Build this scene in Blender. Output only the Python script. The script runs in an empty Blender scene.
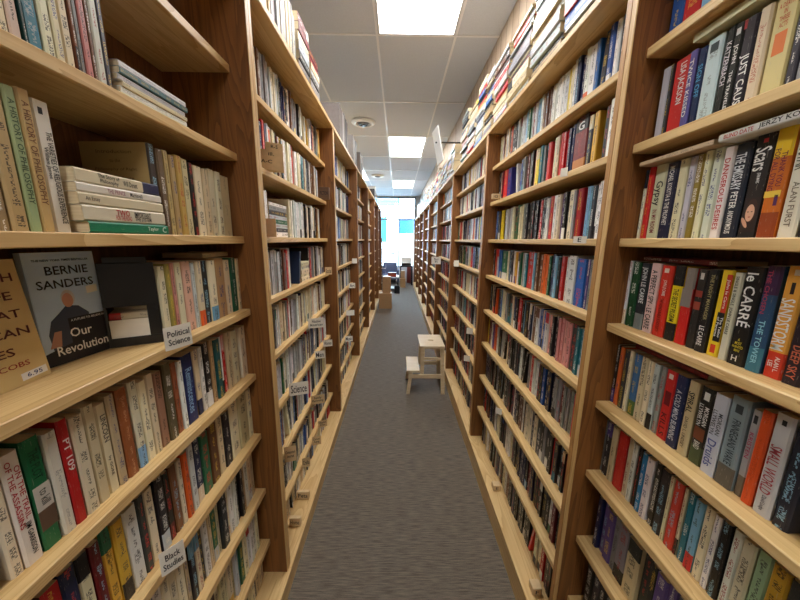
import bpy, math, random
from mathutils import Matrix, Vector
rnd = random.Random(7)
C = bpy.context.scene.collection
CAMZ = 1.6

# ------------------------------------------------------------------ camera
F = 305.0
pitch = math.atan(60.0 / F); roll = math.radians(0.6); yaw = math.radians(0.45)
fw = Vector((math.sin(yaw) * math.cos(pitch), math.cos(yaw) * math.cos(pitch), -math.sin(pitch)))
r0 = fw.cross(Vector((0, 0, 1))).normalized(); u0 = r0.cross(fw)
cr = math.cos(roll) * r0 + math.sin(roll) * u0
cu = cr.cross(fw)
cd = bpy.data.cameras.new('camera'); cam = bpy.data.objects.new('camera', cd); C.objects.link(cam)
m = Matrix((cr, cu, -fw)).transposed().to_4x4(); m.translation = (0, 0, CAMZ)
cam.matrix_world = m
cd.sensor_width = 36; cd.lens = F / 800 * 36; cd.clip_start = 0.02; cd.clip_end = 200
bpy.context.scene.camera = cam
def proj(x, y, z):
    p = Vector((x, y, z - CAMZ)); d = p.dot(fw)
    if d < 0.05: return None
    return (400 + F * p.dot(cr) / d, 300 - F * p.dot(cu) / d)
def y_at(px, x, z):
    """depth along the row at which a point (x, ?, z) shows at picture column px"""
    lo, hi = 0.12, 14.0
    s = 1 if x > 0 else -1
    for _ in range(40):
        mid = (lo + hi) / 2
        q = proj(x, mid, z)
        if q is None or (q[0] - px) * s > 0: lo = mid
        else: hi = mid
    return (lo + hi) / 2

# ------------------------------------------------------------------ helpers
def lin(c):
    return tuple((v / 255 / 12.92) if v / 255 <= 0.04045 else ((v / 255 + 0.055) / 1.055) ** 2.4 for v in c)
class MB:
    def __init__(s): s.v = []; s.f = []; s.mi = []
    def quad(s, pts, mi=0):
        n = len(s.v); s.v += [tuple(p) for p in pts]; s.f.append(tuple(range(n, n + len(pts)))); s.mi.append(mi)
    def box(s, x0, x1, y0, y1, z0, z1, mi=0, bev=0.0, M=None):
        if x0 > x1: x0, x1 = x1, x0
        if y0 > y1: y0, y1 = y1, y0
        if z0 > z1: z0, z1 = z1, z0
        b = min(bev, (x1 - x0) * .4, (y1 - y0) * .4, (z1 - z0) * .4)
        n = len(s.v)
        if b <= 0:
            vs = [(x, y, z) for z in (z0, z1) for y in (y0, y1) for x in (x0, x1)]
            fs = [(0, 2, 3, 1), (4, 5, 7, 6), (0, 1, 5, 4), (2, 6, 7, 3), (0, 4, 6, 2), (1, 3, 7, 5)]
        else:
            vs = []; idx = {}
            for cx in (0, 1):
                for cy in (0, 1):
                    for cz in (0, 1):
                        X = (x0, x1)[cx]; Y = (y0, y1)[cy]; Z = (z0, z1)[cz]
                        ix = X + (b if cx == 0 else -b); iy = Y + (b if cy == 0 else -b); iz = Z + (b if cz == 0 else -b)
                        idx[cx, cy, cz, 0] = len(vs); vs.append((X, iy, iz))
                        idx[cx, cy, cz, 1] = len(vs); vs.append((ix, Y, iz))
                        idx[cx, cy, cz, 2] = len(vs); vs.append((ix, iy, Z))
            fs = []
            I = idx
            for a in (0, 1):
                fs.append([I[a, 0, 0, 0], I[a, 1, 0, 0], I[a, 1, 1, 0], I[a, 0, 1, 0]])
                fs.append([I[0, a, 0, 1], I[1, a, 0, 1], I[1, a, 1, 1], I[0, a, 1, 1]])
                fs.append([I[0, 0, a, 2], I[1, 0, a, 2], I[1, 1, a, 2], I[0, 1, a, 2]])
                for c2 in (0, 1):
                    fs.append([I[a, c2, 0, 0], I[a, c2, 1, 0], I[a, c2, 1, 1], I[a, c2, 0, 1]])
                    fs.append([I[a, 0, c2, 0], I[a, 1, c2, 0], I[a, 1, c2, 2], I[a, 0, c2, 2]])
                    fs.append([I[0, a, c2, 1], I[1, a, c2, 1], I[1, a, c2, 2], I[0, a, c2, 2]])
                    for c3 in (0, 1):
                        fs.append([I[a, c2, c3, 0], I[a, c2, c3, 1], I[a, c2, c3, 2]])
            cen = Vector(((x0 + x1) / 2, (y0 + y1) / 2, (z0 + z1) / 2))
            out = []
            for f in fs:
                a_, b_, c_ = (Vector(vs[f[0]]), Vector(vs[f[1]]), Vector(vs[f[2]]))
                if (b_ - a_).cross(c_ - a_).dot(a_ - cen) < 0: f = f[::-1]
                out.append(f)
            fs = out
        if M is not None: vs = [tuple(M @ Vector(v)) for v in vs]
        s.v += vs
        for f in fs: s.f.append(tuple(n + i for i in f)); s.mi.append(mi)
    def lathe(s, prof, cx, cy, n=24, mi=0):
        base = len(s.v)
        for (r, z) in prof:
            for k in range(n):
                a = 2 * math.pi * k / n
                s.v.append((cx + r * math.cos(a), cy + r * math.sin(a), z))
        for i in range(len(prof) - 1):
            for k in range(n):
                k2 = (k + 1) % n
                s.f.append((base + i * n + k, base + i * n + k2, base + (i + 1) * n + k2, base + (i + 1) * n + k)); s.mi.append(mi)
    def tube(s, p, q, r, n=10, mi=0, r2=None):
        p = Vector(p); q = Vector(q); d = (q - p).normalized()
        a = d.orthogonal().normalized(); b = d.cross(a); base = len(s.v); r2 = r if r2 is None else r2
        for c, rr in ((p, r), (q, r2)):
            for k in range(n):
                t = 2 * math.pi * k / n
                s.v.append(tuple(c + rr * (math.cos(t) * a + math.sin(t) * b)))
        for k in range(n):
            k2 = (k + 1) % n
            s.f.append((base + k, base + k2, base + n + k2, base + n + k)); s.mi.append(mi)
        s.f.append(tuple(base + k for k in range(n))[::-1]); s.mi.append(mi)
        s.f.append(tuple(base + n + k for k in range(n))); s.mi.append(mi)
    def build(s, name, mats, parent=None, smooth=False):
        me = bpy.data.meshes.new(name); me.from_pydata(s.v, [], s.f)
        if not isinstance(mats, (list, tuple)): mats = [mats]
        for mm in mats: me.materials.append(mm)
        me.polygons.foreach_set('material_index', s.mi)
        if smooth: me.polygons.foreach_set('use_smooth', [True] * len(s.f))
        me.update()
        o = bpy.data.objects.new(name, me); C.objects.link(o)
        if parent is not None: o.parent = parent
        return o
def tag(o, label=None, cat=None, group=None, kind=None):
    if label: o['label'] = label
    if cat: o['category'] = cat
    if group: o['group'] = group
    if kind: o['kind'] = kind
    return o
def empty(name, loc, rz=0):
    o = bpy.data.objects.new(name, None); C.objects.link(o); o.location = loc; o.rotation_euler = (0, 0, rz)
    o.empty_display_size = .05
    return o

# ------------------------------------------------------------------ materials
def newmat(name):
    m = bpy.data.materials.new(name); m.use_nodes = True
    nt = m.node_tree; nt.nodes.clear()
    out = nt.nodes.new('ShaderNodeOutputMaterial'); b = nt.nodes.new('ShaderNodeBsdfPrincipled')
    nt.links.new(b.outputs[0], out.inputs[0])
    return m, nt, b, out
def nd(nt, t, **k):
    n = nt.nodes.new(t)
    for a, v in k.items(): setattr(n, a, v)
    return n
def mixc(nt, fac, a, b, blend='MIX'):
    n = nd(nt, 'ShaderNodeMix', data_type='RGBA', blend_type=blend)
    for i, v in ((0, fac), (6, a), (7, b)):
        if hasattr(v, 'is_output'): nt.links.new(v, n.inputs[i])
        elif i == 0: n.inputs[0].default_value = v
        else: n.inputs[i].default_value = tuple(v) + ((1,) if len(v) == 3 else ())
    return n.outputs[2]
def mathn(nt, op, a, b=None, c=None):
    n = nd(nt, 'ShaderNodeMath', operation=op)
    for i, v in enumerate((a, b, c)):
        if v is None: continue
        if hasattr(v, 'is_output'): nt.links.new(v, n.inputs[i])
        else: n.inputs[i].default_value = v
    return n.outputs[0]
def plain(name, rgb, rough=.6, metal=0.0, var=.12, scale=40):
    m, nt, b, out = newmat(name)
    tc = nd(nt, 'ShaderNodeTexCoord'); n = nd(nt, 'ShaderNodeTexNoise'); n.inputs['Scale'].default_value = scale
    nt.links.new(tc.outputs['Object'], n.inputs['Vector'])
    c = lin(rgb); d = tuple(v * (1 - 2 * var) for v in c)
    nt.links.new(mixc(nt, n.outputs[0], d, tuple(min(1, v * (1 + var)) for v in c)), b.inputs['Base Color'])
    b.inputs['Roughness'].default_value = rough; b.inputs['Metallic'].default_value = metal
    return m
def wood(name, light, dark, axis='Y', rough=.5, freq=26, ring=3.0, knots=True):
    m, nt, b, out = newmat(name)
    tc = nd(nt, 'ShaderNodeTexCoord'); mp = nd(nt, 'ShaderNodeMapping')
    nt.links.new(tc.outputs['Object'], mp.inputs[0])
    s = {'X': (.06, 1, 1), 'Y': (1, .06, 1), 'Z': (1, 1, .06)}[axis]
    mp.inputs['Scale'].default_value = s
    n1 = nd(nt, 'ShaderNodeTexNoise'); n1.inputs['Scale'].default_value = freq * .35; n1.inputs['Detail'].default_value = 3; n1.inputs['Distortion'].default_value = .8
    nt.links.new(mp.outputs[0], n1.inputs['Vector'])
    r = mathn(nt, 'FRACT', mathn(nt, 'MULTIPLY', n1.outputs[0], ring * 5))
    r2 = mathn(nt, 'POWER', r, 1.7)
    n2 = nd(nt, 'ShaderNodeTexNoise'); n2.inputs['Scale'].default_value = freq * 10; n2.inputs['Detail'].default_value = 2
    mp2 = nd(nt, 'ShaderNodeMapping'); mp2.inputs['Scale'].default_value = tuple(.02 if v < 1 else 1 for v in s)
    nt.links.new(tc.outputs['Object'], mp2.inputs[0]); nt.links.new(mp2.outputs[0], n2.inputs['Vector'])
    f = mathn(nt, 'ADD', mathn(nt, 'MULTIPLY', r2, .6), mathn(nt, 'MULTIPLY', n2.outputs[0], .55))
    n3 = nd(nt, 'ShaderNodeTexNoise'); n3.inputs['Scale'].default_value = 1.3
    nt.links.new(tc.outputs['Object'], n3.inputs['Vector'])
    c = mixc(nt, mathn(nt, 'SUBTRACT', f, .15), lin(light), lin(dark))
    c = mixc(nt, mathn(nt, 'MULTIPLY', n3.outputs[0], .35), c, lin(tuple(v * .8 for v in dark)))
    nt.links.new(c, b.inputs['Base Color'])
    b.inputs['Roughness'].default_value = rough
    bp = nd(nt, 'ShaderNodeBump'); bp.inputs['Strength'].default_value = .15; bp.inputs['Distance'].default_value = .002
    nt.links.new(f, bp.inputs['Height']); nt.links.new(bp.outputs[0], b.inputs['Normal'])
    return m
PINE = wood('pine_shelf_wood', (240, 208, 148), (198, 152, 90), 'Y', .45)
EDGE_LIT = wood('near_lit_edge_wood', (232, 196, 132), (190, 142, 78), 'Z', .45)  # lit front edges of the near posts, brightness put into the wood colour
STAIN = wood('stained_side_wood', (148, 96, 46), (86, 50, 21), 'Z', .42)
BACK = wood('stained_back_wood', (140, 94, 52), (92, 58, 30), 'Z', .6)
STOOLW = wood('birch_stool_wood', (232, 212, 176), (205, 176, 132), 'X', .5)
CARDB = plain('cardboard', (176, 138, 98), .9)
WHITEM = plain('white_painted_metal', (232, 232, 230), .4, 0, .03)
CARD = plain('card_paper', (246, 242, 230), .85, 0, .05)
TANCARD = plain('tan_card_paper', (226, 196, 150), .9, 0, .1)
INK = plain('black_ink', (28, 26, 30), .8)
BLACKM = plain('black_metal', (14, 14, 15), .35, .0)
DARKP = plain('dark_plastic', (30, 31, 36), .4)
GREYM = plain('grey_metal', (120, 122, 126), .35, .7)

def attr_mat():
    m, nt, b, out = newmat('printed_cover')
    cv = nd(nt, 'ShaderNodeAttribute', attribute_name='cov'); tx = nd(nt, 'ShaderNodeAttribute', attribute_name='txt')
    uv = nd(nt, 'ShaderNodeUVMap', uv_map='spine'); sp = nd(nt, 'ShaderNodeSeparateXYZ')
    nt.links.new(uv.outputs[0], sp.inputs[0])
    s, v = sp.outputs[0], sp.outputs[1]
    def noise(sx, sy, z, sc=1.0, det=0.0):
        cb = nd(nt, 'ShaderNodeCombineXYZ')
        nt.links.new(mathn(nt, 'MULTIPLY', s, sx), cb.inputs[0]); nt.links.new(mathn(nt, 'MULTIPLY', v, sy), cb.inputs[1]); cb.inputs[2].default_value = z
        n = nd(nt, 'ShaderNodeTexNoise'); n.inputs['Scale'].default_value = sc; n.inputs['Detail'].default_value = det
        nt.links.new(cb.outputs[0], n.inputs['Vector']); return n.outputs[0]
    av = mathn(nt, 'ABSOLUTE', v)
    big = mathn(nt, 'GREATER_THAN', noise(13, 0, 3.3), .52)          # runs of large lettering
    lim = mathn(nt, 'ADD', mathn(nt, 'MULTIPLY', big, .25), .22)
    band = mathn(nt, 'LESS_THAN', av, lim)
    word = mathn(nt, 'GREATER_THAN', noise(34, 0, 9.1), .46)
    let = mathn(nt, 'GREATER_THAN', noise(520, 2.6, 5.0), .5)
    mask = mathn(nt, 'MULTIPLY', mathn(nt, 'MULTIPLY', band, word), let)
    mask = mathn(nt, 'MULTIPLY', mathn(nt, 'MULTIPLY', mask, tx.outputs['Alpha']), .8)
    wear = noise(60, 6, 1.0, 1.0, 3.0)
    c = mixc(nt, mask, cv.outputs['Color'], tx.outputs['Color'])
    c = mixc(nt, mathn(nt, 'MULTIPLY', mathn(nt, 'GREATER_THAN', wear, .66), .25), c, (.55, .5, .42))
    nt.links.new(c, b.inputs['Base Color'])
    b.inputs['Roughness'].default_value = .42
    return m
COVER = attr_mat()
def pages_mat():
    m, nt, b, out = newmat('page_edges')
    tc = nd(nt, 'ShaderNodeTexCoord'); mp = nd(nt, 'ShaderNodeMapping'); mp.inputs['Scale'].default_value = (900, 3, 3)
    nt.links.new(tc.outputs['Object'], mp.inputs[0]); n = nd(nt, 'ShaderNodeTexNoise'); n.inputs['Scale'].default_value = 1
    nt.links.new(mp.outputs[0], n.inputs['Vector'])
    nt.links.new(mixc(nt, n.outputs[0], lin((196, 172, 130)), lin((236, 222, 190))), b.inputs['Base Color'])
    b.inputs['Roughness'].default_value = .9
    return m
PAGES = pages_mat()
_cols = {}
def ink(rgb, name='print'):
    k = tuple(rgb)
    if k not in _cols: _cols[k] = plain('print_ink_%d' % len(_cols), rgb, .55, 0, .03)
    return _cols[k]

# ------------------------------------------------------------------ lettering
def text_data(body, w, h, mat, squeeze=True):
    """mesh of flat lettering centred on the origin in the XY plane, fitted into w x h"""
    cu_ = bpy.data.curves.new('lettering', 'FONT'); cu_.body = body; cu_.resolution_u = 2
    cu_.align_x = 'CENTER'; cu_.align_y = 'CENTER'; cu_.size = 1; cu_.space_line = .95; cu_.offset = .012
    ob = bpy.data.objects.new('lettering', cu_); C.objects.link(ob)
    dg = bpy.context.evaluated_depsgraph_get(); dg.update()
    me = bpy.data.meshes.new_from_object(ob.evaluated_get(dg))
    bpy.data.objects.remove(ob); bpy.data.curves.remove(cu_)
    if not len(me.vertices): return me
    xs = [v.co.x for v in me.vertices]; ys = [v.co.y for v in me.vertices]
    cx, cy = (min(xs) + max(xs)) / 2, (min(ys) + max(ys)) / 2
    sx = w / (max(xs) - min(xs)); sy = h / (max(ys) - min(ys))
    if not squeeze: sx = sy = min(sx, sy)
    else: sx = min(sx, sy * 1.5); sy = min(sy, sx * 2.4)
    for v in me.vertices: v.co = ((v.co.x - cx) * sx, (v.co.y - cy) * sy, 0)
    me.materials.clear(); me.materials.append(mat)
    return me
def put(me, name, M, parent):
    me.transform(M); o = bpy.data.objects.new(name, me); C.objects.link(o); o.parent = parent; return o

# ------------------------------------------------------------------ books
PAL = {
 'cream': (232, 222, 190), 'white': (238, 238, 234), 'beige': (214, 196, 156), 'tan': (190, 160, 112), 'black': (24, 23, 26),
 'charcoal': (52, 52, 56), 'navy': (26, 36, 78), 'blue': (40, 92, 168), 'sky blue': (120, 176, 210), 'teal': (30, 122, 138),
 'green': (28, 98, 62), 'pale green': (168, 196, 160), 'olive': (140, 128, 58), 'gold': (214, 168, 52), 'yellow': (238, 206, 44),
 'orange': (222, 96, 34), 'red': (196, 34, 36), 'maroon': (110, 24, 34), 'pink': (220, 150, 148), 'purple': (92, 70, 140),
 'brown': (110, 68, 42), 'grey': (142, 144, 146), 'silver': (196, 202, 206)}
DARK = {'black', 'charcoal', 'navy', 'blue', 'teal', 'green', 'maroon', 'red', 'purple', 'brown', 'olive'}
W_RIGHT = [('black', 30), ('charcoal', 10), ('navy', 9), ('white', 13), ('cream', 12), ('red', 8), ('blue', 6), ('silver', 7), ('teal', 4), ('maroon', 5), ('green', 4), ('yellow', 2), ('orange', 3), ('sky blue', 4), ('purple', 3), ('grey', 5), ('gold', 2), ('beige', 5), ('brown', 3), ('pink', 2)]
W_LEFT = [('cream', 28), ('beige', 20), ('white', 16), ('tan', 8), ('black', 8), ('navy', 4), ('brown', 6), ('olive', 3), ('green', 3), ('teal', 2), ('red', 3), ('orange', 2), ('silver', 5), ('grey', 5), ('pale green', 2), ('gold', 2), ('blue', 2), ('pink', 2)]
W_FARL = [('cream', 16), ('beige', 10), ('white', 18), ('black', 14), ('navy', 4), ('brown', 6), ('silver', 12), ('charcoal', 8), ('grey', 8), ('red', 4), ('blue', 3), ('gold', 2), ('green', 2), ('teal', 2)]
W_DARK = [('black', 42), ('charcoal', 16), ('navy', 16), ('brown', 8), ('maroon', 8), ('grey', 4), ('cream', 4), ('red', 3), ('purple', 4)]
W_TOP = [('silver', 26), ('cream', 16), ('beige', 16), ('grey', 12), ('black', 14), ('charcoal', 8), ('red', 9), ('tan', 10), ('blue', 5), ('pink', 3), ('brown', 4), ('teal', 3)]
def pick(w):
    t = rnd.uniform(0, sum(b for a, b in w))
    for a, b in w:
        t -= b
        if t <= 0: return a
    return w[0][0]
def jit(c, a=14):
    k = rnd.uniform(-a, a)
    return tuple(max(4, min(250, v + k + rnd.uniform(-5, 5))) for v in c)
BOOKS = []        # every book of the place, as a description
def spec(side, sx, y0, t, z0, h, d, col, **k):
    """a book on row `side`; spine front at |x| = sx, near face y0, thickness t along y (standing)"""
    c = jit(PAL[col]) if 'rgb' not in k else k['rgb']
    tc = rnd.choice([(240, 238, 230)] * 4 + [(226, 190, 70), (210, 60, 50), (150, 200, 225)]) if col in DARK else rnd.choice([(24, 24, 28)] * 4 + [(160, 30, 34), (30, 50, 120), (60, 60, 64)])
    b = dict(side=side, sx=sx, y0=y0, t=t, z0=z0, h=h, d=d, col=col, c=c, tc=k.get('tc', tc), top=None, bot=None, flat=False, title=None, lean=0.0, seed=rnd.uniform(0, 500), marks=1.0, label=None, case=None, shelf=None, kind='paperback', force=False, tilt=0.0)
    b.update(k)
    if 'rgb' not in k and 'top' not in k and 'title' not in k and not k.get('label'):
        q = rnd.random()
        if q < .08: b['bot'] = jit(PAL[pick(W_RIGHT)])
        elif q < .15: b['top'] = jit(PAL[pick(W_RIGHT)])
        elif q < .21: b['bot'] = (232, 230, 226) if col in DARK else jit(PAL['black'])
    BOOKS.append(b); return b

def book_matrix(b):
    s = b['side']
    R = Matrix.Rotation(math.radians(-90 * s), 4, 'Z')
    if b['flat']:    # y0 = near end, h along y, thickness t up
        yc = b['y0'] + b['h'] / 2
        # local z spans 0..h -> along -a ; a is -Y on the right row, +Y on the left row
        yo = b['y0'] if s > 0 else b['y0'] + b['h']
        M = Matrix.Translation((s * b['sx'], yo, b['z0'] + b['t'] / 2)) @ R @ Matrix.Rotation(math.radians(-90), 4, 'Y')
        if b['tilt']:
            M = Matrix.Translation((s * b['sx'], yc, 0)) @ Matrix.Rotation(b['tilt'], 4, 'Z') @ Matrix.Translation((-s * b['sx'], -yc, 0)) @ M
        return M
    M = Matrix.Translation((s * b['sx'], b['y0'] + b['t'] / 2, b['z0'])) @ R
    if b['lean']:
        # lean about the lower edge towards which it falls
        e = b['t'] / 2 * (1 if b['lean'] > 0 else -1)
        M = M @ Matrix.Translation((e, 0, 0)) @ Matrix.Rotation(b['lean'], 4, 'Y') @ Matrix.Translation((-e, 0, 0))
    return M
def book_faces(b, simple):
    """list of (points, colour, is_spine, v, s) for the cover, in book space: x thickness, y depth, z height"""
    t, h, d = b['t'], b['h'], b['d']
    hs = [0, h * .24, h * .74, h]
    cols = [b['bot'] or b['c'], b['c'], b['top'] or b['c']]
    out = []
    r = min(t * .16, .003)
    if simple:
        prof = [(-t / 2, d), (-t / 2, 0), (t / 2, 0), (t / 2, d)]; sp = {1}
    else:
        prof = [(-t / 2, d), (-t / 2, r), (-t / 2 + r, 0), (t / 2 - r, 0), (t / 2, r), (t / 2, d)]; sp = {1, 2, 3}
    for i in range(len(prof) - 1):
        (xa, ya), (xb, yb) = prof[i], prof[i + 1]
        for k in range(3):
            if i not in sp:
                if k: continue
                za, zb, cc = 0, h, b.get('side_rgb') or b['c']
            else: za, zb, cc = hs[k], hs[k + 1], cols[k]
            out.append(([(xa, ya, za), (xb, yb, za), (xb, yb, zb), (xa, ya, zb)], cc, i in sp, (xa * 2 / t, xb * 2 / t), (za, zb)))
    if simple:
        p = (214, 196, 158)
        out.append(([(-t / 2, 0, h), (t / 2, 0, h), (t / 2, d, h), (-t / 2, d, h)], p, False, (0, 0), (0, 0)))
        out.append(([(-t / 2, 0, 0), (-t / 2, d, 0), (t / 2, d, 0), (t / 2, 0, 0)], p, False, (0, 0), (0, 0)))
        out.append(([(-t / 2, d, 0), (-t / 2, d, h), (t / 2, d, h), (t / 2, d, 0)], p, False, (0, 0), (0, 0)))
    else:
        e = .0007
        inner = [(-t / 2 + e, d), (-t / 2 + e, r + e), (-t / 2 + r + e, e), (t / 2 - r - e, e), (t / 2 - e, r + e), (t / 2 - e, d)]
        wc = (226, 220, 205)
        for i in range(5):
            (xa, ya), (xb, yb) = inner[i], inner[i + 1]; (pa, qa), (pb, qb) = prof[i], prof[i + 1]
            out.append(([(xa, ya, 0), (xa, ya, h), (xb, yb, h), (xb, yb, 0)], wc, False, (0, 0), (0, 0)))
            out.append(([(pa, qa, h), (pb, qb, h), (xb, yb, h), (xa, ya, h)], b['c'], False, (0, 0), (0, 0)))
            out.append(([(pa, qa, 0), (xa, ya, 0), (xb, yb, 0), (pb, qb, 0)], b['c'], False, (0, 0), (0, 0)))
        for k in (0, 5):
            (xa, ya), (pa, qa) = inner[k], prof[k]
            q4 = [(pa, qa, 0), (pa, qa, h), (xa, ya, h), (xa, ya, 0)]
            out.append((q4 if k == 0 else q4[::-1], b['c'], False, (0, 0), (0, 0)))
    return out
def cover_mesh(name, items):
    """items: list of (book, matrix or None, simple)"""
    V = []; Fc = []; cov = []; txt = []; uv = []
    for b, M, simple in items:
        tcl = lin(b['tc']); mk = b['marks']; sd = b['seed']
        for pts, cc, isp, vv, ss in book_faces(b, simple):
            n = len(V)
            V += [tuple(M @ Vector(p)) if M is not None else p for p in pts]
            Fc.append((n, n + 1, n + 2, n + 3))
            c4 = lin(cc) + (1.0,); t4 = tcl + ((mk if isp else 0.0),)
            cov += c4 * 4; txt += t4 * 4
            if isp:
                uv += [ss[0] + sd, vv[0], ss[0] + sd, vv[1], ss[1] + sd, vv[1], ss[1] + sd, vv[0]]
            else: uv += [sd, 5.0] * 4
    me = bpy.data.meshes.new(name); me.from_pydata(V, [], Fc)
    a = me.attributes.new('cov', 'FLOAT_COLOR', 'CORNER'); a.data.foreach_set('color', cov)
    a = me.attributes.new('txt', 'FLOAT_COLOR', 'CORNER'); a.data.foreach_set('color', txt)
    u = me.uv_layers.new(name='spine'); u.data.foreach_set('uv', uv)
    me.materials.append(COVER); me.update()
    return me
def build_book(b):
    me = cover_mesh(b['kind'], [(b, None, False)])
    o = bpy.data.objects.new(b['kind'], me); C.objects.link(o); o.matrix_world = book_matrix(b)
    t, h, d = b['t'], b['h'], b['d']
    p = MB(); p.box(-t / 2 + .001, t / 2 - .001, .003, d - .002, .0012, h - .0012); p.build('pages', PAGES, o)
    if b['title']:
        # rows: (text, s_from_top 0..1, s_to, across centre -1..1, across size 0..1, colour)
        for row in b['title']:
            tx, a0, a1, vc, vs, col = row[:6]
            L = (a1 - a0) * h; hh = vs * t
            md = text_data(tx, L, hh, ink(col))
            if len(row) > 6 and row[6] == 'across':
                bpy.data.meshes.remove(md)
                md = text_data(tx, vs * t, (a1 - a0) * h, ink(col))
                M = Matrix.Translation((vc * t / 2, -.0006, h * (1 - (a0 + a1) / 2))) @ Matrix.Rotation(math.radians(90), 4, 'X')
            else:
                M = Matrix.Translation((vc * t / 2, -.0006, h * (1 - (a0 + a1) / 2))) @ Matrix.Rotation(math.radians(90), 4, 'X') @ Matrix.Rotation(math.radians(-90), 4, 'Z')
            put(md, 'title_lettering', M, o)
    if b.get('cover_text'):      # lettering on the cover that faces the camera
        for i, (tx, ww) in enumerate([('Introduction', .09), ('to the', .025), ('Philosophy of Right', .11), ('and the State', .08)]):
            put(text_data(tx, ww, .008, ink((112, 90, 54))), 'cover_lettering', Matrix.Translation((-t / 2 - .0006, d / 2, h * .9 - i * .02)) @ Matrix.Rotation(math.radians(-90), 4, 'Z') @ Matrix.Rotation(math.radians(90), 4, 'X'), o)
    for q in b.get('patches') or ():     # printed blocks on the spine: (top, bottom, va, vb, rgb)
        a0, a1, va, vb, col = q
        pm = MB()
        xa, xb = va * t / 2, vb * t / 2; za, zb = h * (1 - a1), h * (1 - a0)
        pm.quad([(xa, -.0003, za), (xb, -.0003, za), (xb, -.0003, zb), (xa, -.0003, zb)])
        pm.build('spine_panel', ink(col), o)
    return o

# ------------------------------------------------------------------ rows of bookcases
ROW = {
 1: dict(XU=.5625, XS=.600, XB=.545, BK=.785, SP=.641, posts=[-.34, .86] + [.86 + 1.235 * k for k in range(1, 9)],
         tops=[.462, .245, .010, -.227, -.468, -.705, -.955, -1.205, -1.457], top=.657, th=.022),
 -1: dict(XU=.494, XS=.560, XB=.482, BK=.79, SP=.590, posts=[-.335, 1.155] + [1.155 + 1.335 * k for k in range(1, 7)],
         tops=[.560, .287, .007, -.262, -.526, -.79, -1.052, -1.315, -1.50], top=.808, th=.025)}
SHELFNAME = {0: 'second shelf above eye level', 1: 'first shelf above eye level', 2: 'eye-level shelf', 3: 'first shelf below eye level', 4: 'second shelf below eye level',
             5: 'third shelf below eye level', 6: 'fourth shelf below eye level', 7: 'fifth shelf below eye level', 8: 'lowest shelf'}
ORD = ['nearest', 'second', 'third', 'fourth', 'fifth', 'sixth', 'seventh', 'eighth', 'ninth', 'tenth']
def build_case(side, k):
    R = ROW[side]; ya, yb = R['posts'][k], R['posts'][k + 1]
    e = empty('bookcase', (side * .65, (ya + yb) / 2, 0))
    W = 'right' if side > 0 else 'left'
    extra = ['cut off by the picture edge', 'beyond the first post', '', '', '', '', '', '', '']
    tag(e, 'tall wooden bookcase full of books, %s in the %s row' % (ORD[k] + (' from the camera' if k else ' one'), W), 'bookcase', '%s row of wooden bookcases' % W)
    ox, oy = -side * .65, -(ya + yb) / 2
    zb = CAMZ + R['tops'][-1]; zt = CAMZ + R['top']; P = .0195; g = .0004
    def bx(name, x0, x1, y0, y1, z0, z1, mat, bev=.0015, par=e):
        mb = MB(); mb.box(side * x0 + ox, side * x1 + ox, y0 + oy, y1 + oy, z0, z1, 0, bev); return mb.build(name, mat, par)
    for (p0, p1) in ((ya + g, ya + P), (yb - P, yb - g)):
        mb = MB(); xf = R['XU']
        mb.box(side * (xf + .0025) + ox, side * R['BK'] + ox, p0 + oy, p1 + oy, zb, zt, 0, 0)
        sp = mb.build('side_panel', STAIN, e)
        mb = MB(); mb.box(side * xf + ox, side * (xf + .0025) + ox, p0 + oy, p1 + oy, zb, zt, 0, .001)
        mb.build('edge_band', EDGE_LIT if (k == 0 or (side < 0 and k == 1)) and True else EDGE, sp)  # edge strip carries its lit tone as colour, brightest on the near cases
    bx('back_panel', R['BK'] - .006, R['BK'], ya + P, yb - P, zb, zt - R['th'], BACK, 0)
    for z in R['tops'][:-1]:
        bx('shelf', R['XS'], R['BK'] - .0065, ya + P + .0003, yb - P - .0003, CAMZ + z - R['th'], CAMZ + z, PINE, .002)
    bx('top_board', R['XU'] - .004, R['BK'], ya + P + .0003 if False else ya + g, yb - g, zt + .0003, zt + .0003 + R['th'], PINE, .002)
    # plinth: deck and kick board
    bx('base_deck', R['XB'], R['BK'], ya + g, yb - g, zb - .022, zb - .0004, PINE, .002)
    bx('kick_board', R['XB'] + .004, R['XB'] + .024, ya + g, yb - g, 0.0, zb - .0225, PINE, .001)
    return e
EDGE = wood('far_lit_edge_wood', (204, 152, 86), (156, 106, 52), 'Z', .45)  # front edges of farther posts, lit tone painted lighter than the sides
CASES = {}
for s in (1, -1):
    for k in range(len(ROW[s]['posts']) - 1): CASES[s, k] = build_case(s, k)

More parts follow.
